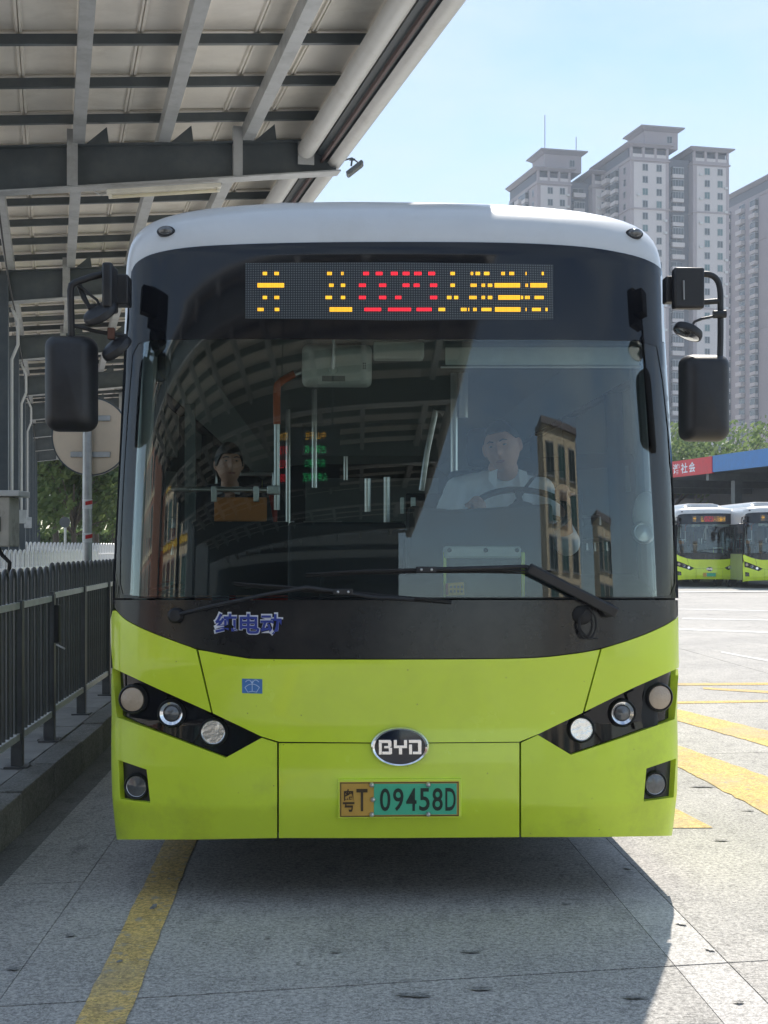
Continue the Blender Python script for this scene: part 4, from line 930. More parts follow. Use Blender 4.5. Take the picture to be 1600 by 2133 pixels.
rp_ = rail.build('cross_rail', K['steel_dark'], canopy, M=T(0, T0 + 0.12, 0)); t = T0 + 0.12 + 1.05; rails = [T0 + 0.12]  # dark steel tone on these rails stands in for their shade
while t < T1:
    inst(rp_, canopy, T(0, t, 0)); rails.append(t); t += 1.05
# roof sheets, lapped over each cross rail; each sheet a shallow pan with turned-up ribs
zs = lambda s: zr(s) + 0.082 + 0.024
PW = 0.47
def sheet_rows(mb, j, t0, t1, dz):
    s0 = -0.72 + j * PW; s1 = s0 + PW
    prof = [(s0 + 0.002, -0.008), (s0 + 0.010, -0.010), (s0 + 0.018, 0.022), (s0 + 0.030, 0.022), (s0 + 0.036, 0.0), (s1 - 0.036, 0.0), (s1 - 0.030, 0.022), (s1 - 0.018, 0.022), (s1 - 0.010, -0.010), (s1 - 0.002, -0.008)]
    prof = [(s0, 0.0), (s0 + 0.006, -0.022), (s0 + 0.022, -0.022), (s0 + 0.028, 0.0), (s0 + 0.034, 0.004), (s1 - 0.034, 0.004), (s1 - 0.028, 0.0), (s1 - 0.022, -0.022), (s1 - 0.006, -0.022), (s1, 0.0)]
    mb.grid([[Vector((s, t0, zs(s) + dz + e)) for s, e in prof], [Vector((s, t1, zs(s) + dz + 0.014 + e)) for s, e in prof]])
    mb.grid([[Vector((s, t0, zs(s) + dz + e)) for s, e in prof], [Vector((s, t0, zs(s) + dz + 0.05)) for s, e in prof]])
rest = MB(); rng = random.Random(11)
shmats = [K['roof_sheet'], mat('roof_sheet_b', (0.80, 0.76, 0.68), 0.5, 0, 0.08, 2.2, stain=(0.40, 0.33, 0.24), stscale=2.4, stamt=0.4), mat('roof_sheet_c', (0.85, 0.80, 0.72), 0.5, 0, 0.06, 1.7, stain=(0.45, 0.40, 0.32), stscale=1.5, stamt=0.35)]
for i, t in enumerate(rails[:-1]):
    for j in range(8):
        dz = rng.uniform(0, 0.004)
        if i < 34:
            mb = MB(); sheet_rows(mb, j, t + 0.02, t + 1.09, dz); mb.build('roof_sheet', rng.choice(shmats), canopy)
            if i < 24:                                       # rivets along the rib
                mb2 = MB()
        else: sheet_rows(rest, j, t + 0.02, t + 1.09, dz)
rest.build('roof_sheet', K['roof_sheet'], canopy)['kind'] = 'stuff'
# opaque weather skin above the sheets
MB().grid([[Vector((s, t, zs(s) + 0.075)) for s in (-0.72, 3.10)] for t in (T0, T1)]).build('roof_deck', K['steel_grey'], canopy)
# downpipe-like round gutter pipe between beams, and the rounded eave
for n in NB[:-1]:
    t0 = max(T0, n * BAY) + 0.02; t1 = (n + 1) * BAY - 0.12
    MB().tube([(2.90, t0, 5.46), (2.90, t1, 5.46)], 0.088, 20).build('gutter_pipe', K['gutter_white'], canopy, True)
    MB().box((2.90, t1 + 0.02, 5.43), (0.16, 0.02, 0.22)).build('pipe_bracket', K['steel_grey'], canopy)
    MB().grid([[Vector((s, t, z)) for s, z in ((3.02, 5.90), (3.02, 5.46), (3.20, 5.40))] for t in (t0 - 0.02, t1 + 0.12)]).build('eave_board', K['steel_dark'], canopy)
    MB().span((3.06, t0 - 0.02, 5.37), (3.085, t1 + 0.118, 5.41)).build('eave_lip', mat('rust_line', (0.09, 0.06, 0.058), 0.7) if 'rust_line' not in MATS else K['rust_line'], canopy)
    ea = [(3.13, 5.38), (3.16, 5.345), (3.20, 5.33), (3.245, 5.34), (3.285, 5.375), (3.30, 5.43), (3.29, 5.49), (3.25, 5.53), (3.18, 5.55)]
    MB().grid([[Vector((s, t, z)) for s, z in ea] for t in (t0 - 0.018, t1 + 0.116)]).build('eave_gutter', K['gutter_white'], canopy, True)
# fluorescent fitting under the first beam
fx = empty('strip_light', tuple(CM @ Vector((0.98, -0.02, 4.95)))); fx.rotation_euler = (0, -math.atan(0.121), TH); tag(fx, 'cream strip light hanging below the nearest canopy beam', 'lamp')
MB().box((0.55, 0, 0.0), (1.10, 0.09, 0.045)).build('housing', K['tube_white'], fx, bevel=0.006)
MB().tube([(0.03, -0.0, -0.045), (1.07, 0, -0.045)], 0.017, 12).build('tube', mat('tube_cream', (0.72, 0.66, 0.48), 0.35), fx, True)
for x in (0.03, 1.07): MB().box((x, 0, -0.035), (0.03, 0.05, 0.045)).build('lamp_holder', K['tube_white'], fx, bevel=0.004)
MB().tube([(0.0, 0, 0.0), (-0.05, 0, -0.02), (-0.09, 0, 0.0), (-0.12, 0, 0.03)], 0.010, 8).build('cable', K['gutter_white'], fx, True)
# floodlight on the eave
fp = at(738, 350, 13.9); fl_ = empty('floodlight', fp); tag(fl_, 'small dark floodlight standing out from the canopy edge against the sky', 'lamp')
u = 13.9 / F
MB().box((0.006, 0, -0.008), (0.20, 0.16, 0.035), ry=R(-38)).build('lamp_head', K['steel_dark'], fl_, bevel=0.008)
MB().box((0.012, -0.01, -0.030), (0.17, 0.13, 0.006), ry=R(-38)).build('glass', K['lens_dark'], fl_)
MB().tube([(-0.03, 0, 0.02), (-0.02, 0, 0.10)], 0.010, 8).build('bracket', K['steel_dark'], fl_, True)
MB().tube([(-0.02, 0, 0.10), (0.045, 0, 0.05)], 0.008, 8).build('yoke', K['steel_dark'], fl_, True)
MB().tube([(-0.05, 0, 0.085), (0.01, 0, 0.085)], 0.012, 8).build('clamp', K['steel_dark'], fl_, True)
MB().tube([(-0.02, 0, 0.10), (-0.19, 0.02, 0.06)], 0.009, 8).build('arm', K['steel_dark'], fl_, True)
# the same canopy carried on behind the camera, where the kerb bends; it shows mirrored in the windscreen
back = empty('rear_canopy', (0, 0, 0), R(2)); tag(back, 'canopy bay over the camera mirrored in the windscreen', 'canopy')
X0, X1 = -11.9, 1.95
for n in range(5):
    y = -0.6 - n * 5.0
    o = MB().bar((X0, y, 4.62), (X1, y, 5.4), 0.02, 0.40).build('beam', K['steel_dark'], back); MB().bar((X0, y, 4.405), (X1, y, 5.19), 0.2, 0.014).build('bottom_flange', K['steel_grey'], o)
    MB().span((X0 - 0.3, y - 0.12, 0.2), (X0, y + 0.12, 5.2)).build('column', K['steel_dark'], back)
for s_ in (-10.6, -9.4, -8.2, -7, -5.8, -4.6, -3.4, -2.2, -1.0, 0.2, 1.4): MB().bar((s_, -0.4, 5.50 + 0.06 * s_), (s_, -25, 5.50 + 0.06 * s_), 0.11, 0.15).build('purlin', K['steel_grey'], back)
for i in range(27):
    y = -0.5 - i * 0.95; MB().bar((X0 - 0.3, y, 4.90), (X1, y, 5.69), 0.065, 0.10).build('cross_rail', K['steel_dark'], back)
for i in range(9):
    for j in range(14):
        xa = X0 - 0.3 + j * 1.03; y = -0.5 - i * 2.7; za = 4.975 + 0.06 * (xa - X0 + 0.3)
        MB().bar((xa + 0.006, y - 1.35, za), (xa + 1.024, y - 1.35, za + 0.0618), 2.69, 0.03).build('roof_sheet', shmats[(i * 3 + j) % 3], back)
MB().tube([(X1 + 0.06, -0.4, 5.55), (X1 + 0.06, -25, 5.55)], 0.11, 14).build('eave_gutter', K['gutter_white'], back, True)
# passenger information board hung under it, lit rows facing the bus
ib = empty('information_board', (-0.9, -2.2, 3.6), R(180)); tag(ib, 'hanging passenger board with green and red rows mirrored in the windscreen', 'sign')
MB().box((0, 0, 0), (1.5, 0.12, 0.75)).build('case', K['black_plastic'], ib, bevel=0.01)
for k, t_ in enumerate(('中山 开往', '古镇 小榄', '东升 港口', '火炬开发区')):
    put(text_mesh(t_, 0.10), 'lettering', K['led_green'] if k else K['led_yellow'], ib, T(-0.25, -0.068, 0.26 - 0.17 * k)); put(text_mesh(('班次', '012', '023', '08')[k], 0.10), 'lettering', K['led_red'] if k else K['led_yellow'], ib, T(0.5, -0.068, 0.26 - 0.17 * k))
for x in (-0.6, 0.6): MB().tube([(x, 0, 0.37), (x, 0, 1.75)], 0.02, 8).build('hanger', K['steel_dark'], ib, True)

# conduit and junction boxes on the columns
for n in (1, 2, 3):
    t = n * BAY
    MB().tube([(-0.06, t - 0.10, 2.2), (-0.06, t - 0.10, 4.1), (0.02, t - 0.10, 4.3), (0.02, t - 0.10, 4.62), (-0.06, t - 0.10, 4.8)], 0.022, 8).build('conduit', K['gutter_white'], canopy, True)
    MB().box((-0.05, t - 0.12, 2.1), (0.16, 0.09, 0.24)).build('junction_box', K['steel_grey'], canopy, bevel=0.008)
# sagging cable along the first bays
MB().tube([(-0.02, t_, 4.78 - 0.10 * math.sin(math.pi * ((t_ - 0.0) % 6.0) / 6.0)) for t_ in [0.5 * k for k in range(0, 60)]], 0.010, 6).build('cable', K['rubber'], canopy, True)
# ---------------------------------------------------------------- platform fence, pole, cabinet, what lies beyond on the left
def fx_at(y): return -2.29 - 0.066 * (y - 9.39)
def make_fence(name, p0, p1, label, top, railz, lowz, nposts, sp, bar_m, rail_m, z0, loops=0.0, br=0.013, group=None):
    p0 = Vector(p0); p1 = Vector(p1); d = (p1 - p0); L_ = d.length; an = math.atan2(d.y, d.x)
    f = empty(name, p0, an); tag(f, label, 'fence', group)
    MB().span((0, -0.022, railz - 0.02), (L_, 0.022, railz + 0.02)).build('top_rail', rail_m, f)
    MB().span((0, -0.022, lowz - 0.02), (L_, 0.022, lowz + 0.02)).build('bottom_rail', rail_m, f)
    post = None
    for i in range(nposts):
        x = L_ * i / (nposts - 1); M_ = T(x, 0, 0)
        if post is None:
            post = MB().span((-0.035, -0.035, 0.0), (0.035, 0.035, railz + 0.03)).build('post', bar_m, f, bevel=0.004)
            MB().span((-0.07, -0.07, 0), (0.07, 0.07, 0.012)).build('foot_plate', bar_m, post)
        else:
            o = inst(post, f, M_)
            for c in post.children: q = c.copy(); COL.objects.link(q); q.parent = o
    h1, h2 = None, None; n = int(L_ / sp); w = sp * 0.55
    for i in range(n):                                       # each bar is a narrow hairpin hoop
        x = (i + 0.5) * sp
        if h1 is None:
            arc_ = [(w / 2 * math.cos(R(180 - 180 * k / 8)), 0, top - w / 2 + w / 2 * math.sin(R(180 * k / 8))) for k in range(9)]
            h1 = MB().tube([(-w / 2, 0, lowz)] + arc_ + [(w / 2, 0, lowz)], br, 6).build('hoop_bar', bar_m, f, True, M=T(x, 0, 0))
        else: inst(h1, f, T(x, 0, 0))
    return f
fa = Vector((fx_at(6.2), 6.2, KH)); fb = Vector((fx_at(9.6), 9.6, KH)); fc = Vector((fx_at(9.66) - 0.02, 9.68, KH)); fd = Vector((fx_at(17.0), 17.0, KH))
make_fence('platform_fence', fa, fb, 'dark hooped steel fence panel at the left edge of the picture on the kerbed platform', 1.20, 0.985, 0.19, 4, 0.225, K['fence_steel_shaded'], K['fence_rail_lit'], KH)
make_fence('platform_fence', fc, fd, 'dark hooped steel fence running behind the bus mirror along the platform', 1.22, 1.00, 0.20, 6, 0.235, K['fence_steel_shaded'], K['fence_rail_lit'], KH)
gl = empty('gate_latch', (fx_at(9.6) + 0.03, 9.60, KH + 0.70)); tag(gl, 'black latch box where the two dark fence panels meet', 'latch')
MB().box((0, 0, 0.11), (0.075, 0.06, 0.26)).build('case', K['black_plastic'], gl, bevel=0.006); MB().tube([(0.02, -0.03, -0.03), (0.08, -0.03, -0.06)], 0.007, 6).build('lever', K['steel'], gl, True)
make_fence('white_fence', at(-60, 1140, 16.2) * Vector((1, 1, 0)) + Vector((0, 0, KH)), at(208, 1140, 24.0) * Vector((1, 1, 0)) + Vector((0, 0, KH)), 'sunlit white hooped fence seen over the dark platform fence', 1.30, 1.05, 0.22, 5, 0.24, K['fence_white'], K['fence_white'], KH, br=0.013)
make_fence('white_fence', at(20, 1140, 30) * Vector((1, 1, 0)) + Vector((0, 0, KH)), at(240, 1140, 44.0) * Vector((1, 1, 0)) + Vector((0, 0, KH)), 'farther white hooped fence below the distant trees', 1.45, 1.15, 0.22, 6, 0.45, K['fence_white'], K['fence_white'], KH, br=0.02)
# round board on a banded pole, seen from behind
pp = at(182, 1140, 14.0); po = empty('sign_pole', (pp.x, pp.y, KH)); tag(po, 'grey pole with red and white bands carrying a round board', 'pole')
zt = at(182, 830, 14.0).z - KH
MB().tube([(0, 0, 0), (0, 0, zt)], 0.048, 16).build('shaft', K['galv'], po, True)
for py0, py1 in ((1040, 1060), (1110, 1130)):
    z0 = at(0, py1, 14.0).z - KH; z1 = at(0, py0, 14.0).z - KH
    MB().tube([(0, 0, z0), (0, 0, z1)], 0.050, 16).build('white_band', K['white_band'], po, True)
    mb = MB(); 
    mb.grid([[Vector((0.0515 * math.cos(R(a)), 0.0515 * math.sin(R(a)), z0 + (z1 - z0) * (e + 0.35 * (a + 100) / 200))) for a in range(-100, 101, 20)] for e in (0.35, 0.75)]); mb.build('red_band', K['red_band'], po, True)
rs = empty('round_sign', (pp.x + 0.02, pp.y + 0.10, at(178, 908, 14.0).z)); tag(rs, 'round board seen from its tan back behind the left bus mirror', 'sign')
r_ = 81 / F * 14.0
MB().lathe([(r_ - 0.02, -0.006), (r_, 0.0), (r_, 0.03), (r_ - 0.02, 0.036)], 48, RX(R(90))).build('disc', K['sign_back'], rs, True)
MB().lathe([(r_ - 0.008, 0.036), (r_ + 0.006, 0.034), (r_ + 0.008, 0.0), (r_ - 0.004, -0.006)], 48, RX(R(90)), cap=False).build('rim', K['steel_dark'], rs, True)
for py in (870, 946): MB().box((0, -0.045, at(0, py, 14.0).z - rs.location.z), (0.40, 0.02, 0.055)).build('clamp_bar', K['galv'], rs, bevel=0.003)
# weathered cabinet at the frame edge
cb = empty('meter_cabinet', at(-6, 1140, 10.6)); cb.location.z = KH; tag(cb, 'stained beige cabinet with a hole at the left edge above the fence', 'cabinet')
z0 = at(0, 1139, 10.6).z - KH; z1 = at(0, 1036, 10.6).z - KH
mb = MB(); mb.span((-0.20, -0.14, z0), (0.135, 0.14, z1)); mb.build('case', K['box_beige'], cb, bevel=0.01)
MB().box((0.0, 0, z1 + 0.025), (0.42, 0.32, 0.045)).build('lid', K['gutter_white'], cb, bevel=0.006)
MB().box((0.035, -0.142, z0 + 0.17), (0.06, 0.012, 0.11)).build('opening_shade', K['rubber'], cb)  # solid dark block painted in for the shade of the hole
MB().span((-0.14, -0.06, 0), (-0.04, 0.06, z0)).build('stand', K['steel_dark'], cb)
MB().tube([(0.02, -0.05, z0), (0.05, -0.05, z0 - 0.06), (0.11, -0.05, z0 - 0.12), (0.10, -0.05, z0 - 0.25), (0.05, -0.05, z0 - 0.4)], 0.016, 8).build('cable', K['rubber'], cb, True)
# no-entry disc far off
np_ = at(136, 1088, 36); ns = empty('road_sign', (np_.x, np_.y, 0)); tag(ns, 'small dark round road sign far off before the trees', 'sign')
MB().tube([(0, 0, 0), (0, 0, np_.z)], 0.035, 8).build('post', K['galv'], ns, True)
MB().lathe([(0.14, 0), (0.14, 0.02)], 28, T(0, -0.04, np_.z) @ RX(R(90))).build('disc', K['steel_dark'], ns, True)

# trees
def tree(name, loc, h, cr, n, label, group=None, lm='leaf', leaf=0.28, seed=1, cz=0.62, squash=0.8):
    rng = random.Random(seed); t = empty(name, loc); tag(t, label, 'tree', group)
    tr = MB(); tr.tube([(0, 0, 0), (0.1, 0.05, h * 0.25), (0.0, 0.1, h * 0.5), (0.1, 0, h * 0.75)], [h * 0.028, h * 0.022, h * 0.016, h * 0.006], 9)
    cl = []
    for k in range(14):
        a = rng.uniform(0, 6.28); e = rng.uniform(-0.4, 1.0); rr = cr * rng.uniform(0.35, 0.95); c = Vector((rr * math.cos(a), rr * math.sin(a), h * cz + cr * squash * e)); cl.append((c, cr * rng.uniform(0.28, 0.48)))
        b = Vector((0.05, 0.05, h * rng.uniform(0.3, 0.55))); tr.tube([b, b.lerp(c, 0.5) + Vector((0, 0, 0.2)), c], [h * 0.010, h * 0.006, h * 0.002], 6)
    tr.build('trunk', K['bark'], t, True)
    V = []; Fc = []
    for i in range(n):
        c, r = cl[rng.randrange(len(cl))]; v = Vector((rng.gauss(0, 1), rng.gauss(0, 1), rng.gauss(0, 1))); v.normalize(); p = c + v * r * rng.uniform(0.55, 1.08)
        nx = Vector((rng.gauss(0, 1), rng.gauss(0, 1), rng.gauss(0, 0.6) + 0.5)).normalized(); a = nx.orthogonal().normalized(); b = nx.cross(a); s = leaf * rng.uniform(0.6, 1.2); k = len(V)
        V += [p - a * s * 0.5, p + b * s * 0.26, p + a * s * 0.5, p - b * s * 0.26]; Fc.append((k, k + 1, k + 2, k + 3))
    me = bpy.data.meshes.new('crown'); me.from_pydata([tuple(v) for v in V], [], Fc); me.materials.append(K[lm]); o = bpy.data.objects.new('crown', me); COL.objects.link(o); o.parent = t
    return t
LT = [(60, 60, 6.5, 2.6, 1), (112, 70, 7.5, 3.0, 2), (150, 58, 5.6, 2.3, 3), (196, 66, 6.8, 2.7, 4), (236, 62, 6.0, 2.4, 5), (270, 75, 8.0, 3.0, 6)]
LTL = ['leafy tree far left, mostly hidden behind the canopy columns', 'tall leafy tree behind the small dark road sign', 'low leafy tree right of the small dark road sign', 'leafy tree seen beside the red and white banded pole', 'leafy tree at the edge of the bus corner pillar far behind', 'leafy tree far behind the bus, seen through its door glass']
for (px, d, h, cr, sd), lb_ in zip(LT, LTL):
    p = at(px, 1140, d); tree('broadleaf_tree', (p.x, p.y, 0), h, cr, 2600, lb_, 'trees beyond the platform', seed=sd, leaf=0.34)
# pale low building behind those trees and the far end of the yard
def win_box(mb, c, w, h, d): mb.box(c, (w, d, h))

hg = at(40, HY, 78); h2 = at(330, HY, 84)
hd = empty('hedge', (hg.x, hg.y, 0), math.atan2(h2.y - hg.y, h2.x - hg.x)); tag(hd, 'tall dense hedge along the far end of the yard under the trees', 'hedge')
rng = random.Random(77); V = []; Fc = []; LH = (h2 - hg).length
for i in range(14000):
    p_ = Vector((rng.uniform(0, LH), rng.uniform(-0.9, 0.9), 2.5 * rng.random() ** 0.7)); nx = Vector((rng.gauss(0, 1), rng.gauss(0, 1) - 0.6, rng.gauss(0, 1) + 0.4)).normalized(); a = nx.orthogonal().normalized(); b = nx.cross(a); q = 0.34 * rng.uniform(0.6, 1.3); k = len(V)
    V += [p_ - a * q * 0.5, p_ + b * q * 0.3, p_ + a * q * 0.5, p_ - b * q * 0.3]; Fc.append((k, k + 1, k + 2, k + 3))
me = bpy.data.meshes.new('foliage'); me.from_pydata([tuple(v) for v in V], [], Fc); me.materials.append(K['leaf']); o = bpy.data.objects.new('foliage', me); COL.objects.link(o); o.parent = hd
MB().span((0.2, -0.5, 0), (LH - 0.2, 0.5, 1.5)).build('branches', K['bark'], hd)

# far belt of trees round the horizon, one mass
V = []; Fc = []; rng = random.Random(5)
for i in range(26000):
    a = rng.uniform(R(-80), R(80)); d = rng.uniform(190, 215); hm = 7 + 2.5 * math.sin(a * 31) + 2 * math.sin(a * 83 + 1) + 1.5 * math.sin(a * 191)
    p_ = Vector((d * math.sin(a), d * math.cos(a), hm * rng.random() ** 0.8)); nx = Vector((rng.gauss(0, 1), rng.gauss(0, 1) - 0.6, rng.gauss(0, 1) + 0.4)).normalized(); u_ = nx.orthogonal().normalized(); b = nx.cross(u_); q = 1.5 * rng.uniform(0.6, 1.3); k = len(V)
    V += [p_ - u_ * q * 0.5, p_ + b * q * 0.3, p_ + u_ * q * 0.5, p_ - b * q * 0.3]; Fc.append((k, k + 1, k + 2, k + 3))
me = bpy.data.meshes.new('distant_trees'); me.from_pydata([tuple(v) for v in V], [], Fc); me.materials.append(K['leaf']); o = bpy.data.objects.new('distant_trees', me); COL.objects.link(o)
tag(o, 'hazy belt of distant trees along the horizon', 'trees', kind='stuff')
# ---------------------------------------------------------------- towers
def unit_window(name, w, h, m_pane):
    mb = MB(); mb.cur = 0
    for c, s in (((0, 0, h / 2 - 0.05), (w, 0.16, 0.10)), ((0, 0, -h / 2 + 0.05), (w + 0.1, 0.22, 0.10)), ((-w / 2 + 0.05, 0, 0), (0.10, 0.16, h - 0.2)), ((w / 2 - 0.05, 0, 0), (0.10, 0.16, h - 0.2)), ((0, 0, 0), (0.07, 0.12, h - 0.2))): mb.box(c, s)
    mb.cur = 1; mb.box((0, 0.0, 0), (w - 0.18, 0.05, h - 0.18))
    return mb.mesh(name, [K['window_frame'], m_pane])
WN = [unit_window('window', 1.45, 1.75, K['window_dark']), unit_window('window', 1.45, 1.75, K['window_teal'])]
def balcony_mesh(w):
    mb = MB(); mb.cur = 0; mb.box((0, -0.6, -0.55), (w, 1.25, 0.16)); mb.box((0, -1.2, 0.0), (w, 0.08, 0.95)); mb.box((-w / 2, -0.6, 0.0), (0.08, 1.15, 0.95)); mb.box((w / 2, -0.6, 0.0), (0.08, 1.15, 0.95))
    mb.cur = 1; mb.box((0, -0.04, 0.8), (w * 0.9, 0.06, 2.0)); mb.cur = 2; mb.box((0.0, -0.08, 0.8), (0.08, 0.06, 2.0)); mb.box((0, -0.08, 1.8), (w * 0.9, 0.06, 0.08))
    return mb.mesh('balcony', [K['tower_cream'], K['window_dark'], K['window_frame']])
def glazed_mesh(w):
    mb = MB(); mb.cur = 0; mb.box((0, -0.5, -0.9), (w, 1.0, 0.9)); mb.cur = 1; mb.box((0, -0.48, 0.35), (w * 0.96, 0.9, 1.5)); mb.cur = 2
    for k in range(5): mb.box((-w * 0.48 + w * 0.96 * k / 4, -0.94, 0.35), (0.07, 0.07, 1.5))
    mb.box((0, -0.5, 1.2), (w, 1.02, 0.18))
    return mb.mesh('bay_window', [K['tower_cream'], K['window_dark'], K['window_frame']])
BAL = balcony_mesh(3.2); GLZ = glazed_mesh(3.0)
ACM = MB().box((0, -0.25, 0), (0.8, 0.4, 0.55)).mesh('air_conditioner', K['ac_unit'])
def addm(me, name, parent, M_):
    o = bpy.data.objects.new(name, me); COL.objects.link(o); o.parent = parent; o.matrix_local = M_; return o
def tower(px, d, ztop, label, wings, depth, crown, seed, fl=2.96, zvis=0.0, leftfaces=True):
    rng = random.Random(seed); p = at(px, HY, d); t = empty('apartment_tower', (p.x, p.y, 0), TH); tag(t, label, 'building', 'apartment towers')
    x_end = max(w[1] for w in wings)
    mb = MB(); mb.span((0.6, 2.6, 0), (x_end - 0.6, depth, ztop - 2.6)); mb.build('core', K['recess_shade'], t)
    nfl = int((ztop - 4.0) / fl)
    for (xa, xb, ncol) in wings:
        w = MB().span((xa, 0, 0), (xb, depth, ztop - 3.3)).build('wall', K['tower_pink'], t)
        MB().span((xa + 0.9, -0.12, 0), (xb - 0.9, -0.003, ztop - 4.6)).build('wall_face', K['tower_cream'], t)
        for zc in (ztop - 4.2, ztop - 4.2 - 4 * fl, ztop - 4.2 - 12 * fl): MB().span((xa - 0.25, -0.35, zc), (xb + 0.25, depth * 0.3, zc + 0.35)).build('string_course', K['tower_pink'], t)
        # top storey: open loggia with posts, then the flared eave
        for k in range(4):
            x = xa + 0.35 + (xb - xa - 0.7) * k / 3; MB().span((x - 0.3, 0.0, ztop - 3.3), (x + 0.3, 0.6, ztop - 0.9)).build('loggia_post', K['tower_pink'], t)
        MB().span((xa + 0.2, 1.6, ztop - 3.3), (xb - 0.2, depth, ztop - 0.9)).build('loggia_wall', K['recess_shade'], t)
        MB().span((xa - 0.002, 0.05, ztop - 3.3), (xb + 0.002, 0.15, ztop - 2.5)).build('parapet', K['tower_cream'], t)
        e = MB(); e.grid([[Vector((xa - o_, -o_, z)), Vector((xb + o_, -o_, z)), Vector((xb + o_, depth, z)), Vector((xa - o_, depth, z))] for o_, z in ((0.1, ztop - 0.9), (0.7, ztop - 0.5), (1.1, ztop - 0.3), (1.1, ztop))], closed=True); e.f.append((12, 13, 14, 15)); e.mi.append(0); e.build('eave', K['eave'], t)
        for f_ in range(nfl):
            z = ztop - 5.8 - f_ * fl
            if z < zvis: break
            for c in range(ncol):
                x = xa + (xb - xa) * (0.38 + 0.36 * c) if ncol == 2 else (xa + xb) / 2
                addm(rng.choice(WN) if rng.random() < 0.6 else WN[0], 'window', t, T(x, -0.14, z))
            if rng.random() < 0.75: addm(ACM, 'air_conditioner', t, T(xa + (xb - xa) * rng.choice((0.20, 0.9)), -0.1, z - 0.9))
    # recesses between wings: stacked balconies
    for (wa, wb) in zip(wings, wings[1:]):
        xm = (wa[1] + wb[0]) / 2
        for f_ in range(nfl):
            z = ztop - 6.0 - f_ * fl
            if z < zvis: break
            if wb[0] - wa[1] > 3: addm(rng.choice((BAL, GLZ, BAL)), 'balcony', t, T(xm, 2.5, z))
    # left flank: bays and balconies
    if leftfaces:
        for q, wd in ((0.36, 3.6), (0.58, 3.4), (0.82, 3.6)): MB().span((-0.06, depth * q - wd / 2, 0), (-0.002, depth * q + wd / 2, ztop - 4.4)).build('balcony_shade', K['recess_shade'], t)  # dark strips on the flat flank paint the shade behind the balconies
        for k, yy in enumerate([depth * q for q in (0.14, 0.36, 0.58, 0.82)]):
            for f_ in range(nfl):
                z = ztop - 6.0 - f_ * fl
                if z < zvis: break
                addm((WN[0], GLZ, BAL, GLZ)[k] if rng.random() < 0.85 else BAL, ('window', 'bay_window', 'balcony', 'bay_window')[k], t, T(0.0, yy, z) @ RZ(R(-90)))
    if crown:
        xa, xb, ya, yb, zc = crown
        MB().span((xa, ya, ztop), (xb, yb, zc - 1.1)).build('lift_house', K['tower_pink'], t)
        e = MB(); e.grid([[Vector((xa - o_, ya - o_, z)), Vector((xb + o_, ya - o_, z)), Vector((xb + o_, yb + o_, z)), Vector((xa - o_, yb + o_, z))] for o_, z in ((0.1, zc - 1.1), (0.9, zc - 0.5), (1.3, zc - 0.35), (1.3, zc))], closed=True); e.f.append((12, 13, 14, 15)); e.mi.append(0); e.build('crown_eave', K['eave'], t)
        addm(WN[0], 'window', t, T(xb - (xb - xa) * 0.25, ya - 0.02, ztop + 2.3))
    return t
tb = tower(1313, 338, 99.8, 'tall pinkish apartment tower with a flared crown right of the bus roof', [(0, 10.1, 2), (16.6, 26.2, 2)], 24, (5.0, 13.9, 3, 12, 105.0), 5, zvis=22)
ta = tower(1119, 350, 97.2, 'pinkish apartment tower with a flared crown just above the bus roof', [(0, 9.0, 2), (14.8, 23, 2)], 22, (3.0, 13.0, 3, 12, 102.6), 6, zvis=70)
for px, h in ((1146, 112), (1218, 107)):
    q = ta.matrix_basis.inverted() @ at(px, HY, 352); MB().tube([(q.x, 5, 99), (q.x, 5, h)], 0.10, 6).build('mast', K['eave'], ta)
tc_ = tower(1622, 362, 99.5, 'pale apartment tower cut by the right edge of the picture', [(0, 9.0, 2), (14, 24, 2)], 34, None, 8, zvis=18)

# ---------------------------------------------------------------- far canopy with banner, parked buses, trees behind
fa_ = at(1600, 934, 62.5); fz = fa_.z
fcan = empty('far_canopy', (fa_.x, fa_.y, 0), TH); tag(fcan, 'far bus shelter roof edged with a red banner and a blue band', 'canopy')
LB = 9.2                                                    # metres back from that corner to where the blue ends
kk = (at(1488, HY, 1).x, 1)
def tt(px):                                                 # distance along the fascia line at a pixel column
    a = Vector((-math.sin(TH), math.cos(TH))); m_ = (px - CX) / F
    return (m_ * fa_.y - fa_.x) / (a.x - m_ * a.y)
tb0 = tt(1488)
MB().span((-0.10, -30, fz - 0.80), (0.0, tb0 - 0.01, fz)).build('blue_fascia', K['fascia_blue'], fcan)
rb = MB().span((-0.13, tb0 + 0.01, fz - 0.84), (0.0, tb0 + 32, fz - 0.02)).build('red_banner', K['fascia_red'], fcan)
for i, ch in enumerate('会社谐和建构'):
    ta_, tb_ = tt(1455 - 16.5 * i), tt(1439 - 16.5 * i)
    put(text_mesh(ch, 0.52, abs(tb_ - ta_) * 0.86, 0.02), 'lettering', K['white_ink'], rb, T(-0.136, (ta_ + tb_) / 2, fz - 0.43) @ RZ(R(-90)))
MB().span((0.0, -30, fz - 0.75), (12, 36, fz - 0.55)).build('roof', K['steel_dark'], fcan)
for k in range(8):
    MB().span((1.5, -26 + k * 8, 0), (1.9, -25.6 + k * 8, fz - 0.75)).build('column', K['steel_dark'], fcan)
    MB().span((0.1, -26 + k * 8, fz - 1.15), (11.5, -25.7 + k * 8, fz - 0.76)).build('beam', K['steel_dark'], fcan)
MB().span((11.0, -30, 0), (11.3, 36, fz - 0.76)).build('back_wall', K['recess_shade'], fcan)
def park(px, d, rz, label, dy=0):
    c = clone(bus, None, ('lettering', 'service_sticker', 'notice_label')); p = at(px, HY, d); c.location = (p.x, p.y, 0); c.rotation_euler = (0, 0, rz); tag(c, label, 'bus', 'lime buses parked across the yard'); return c
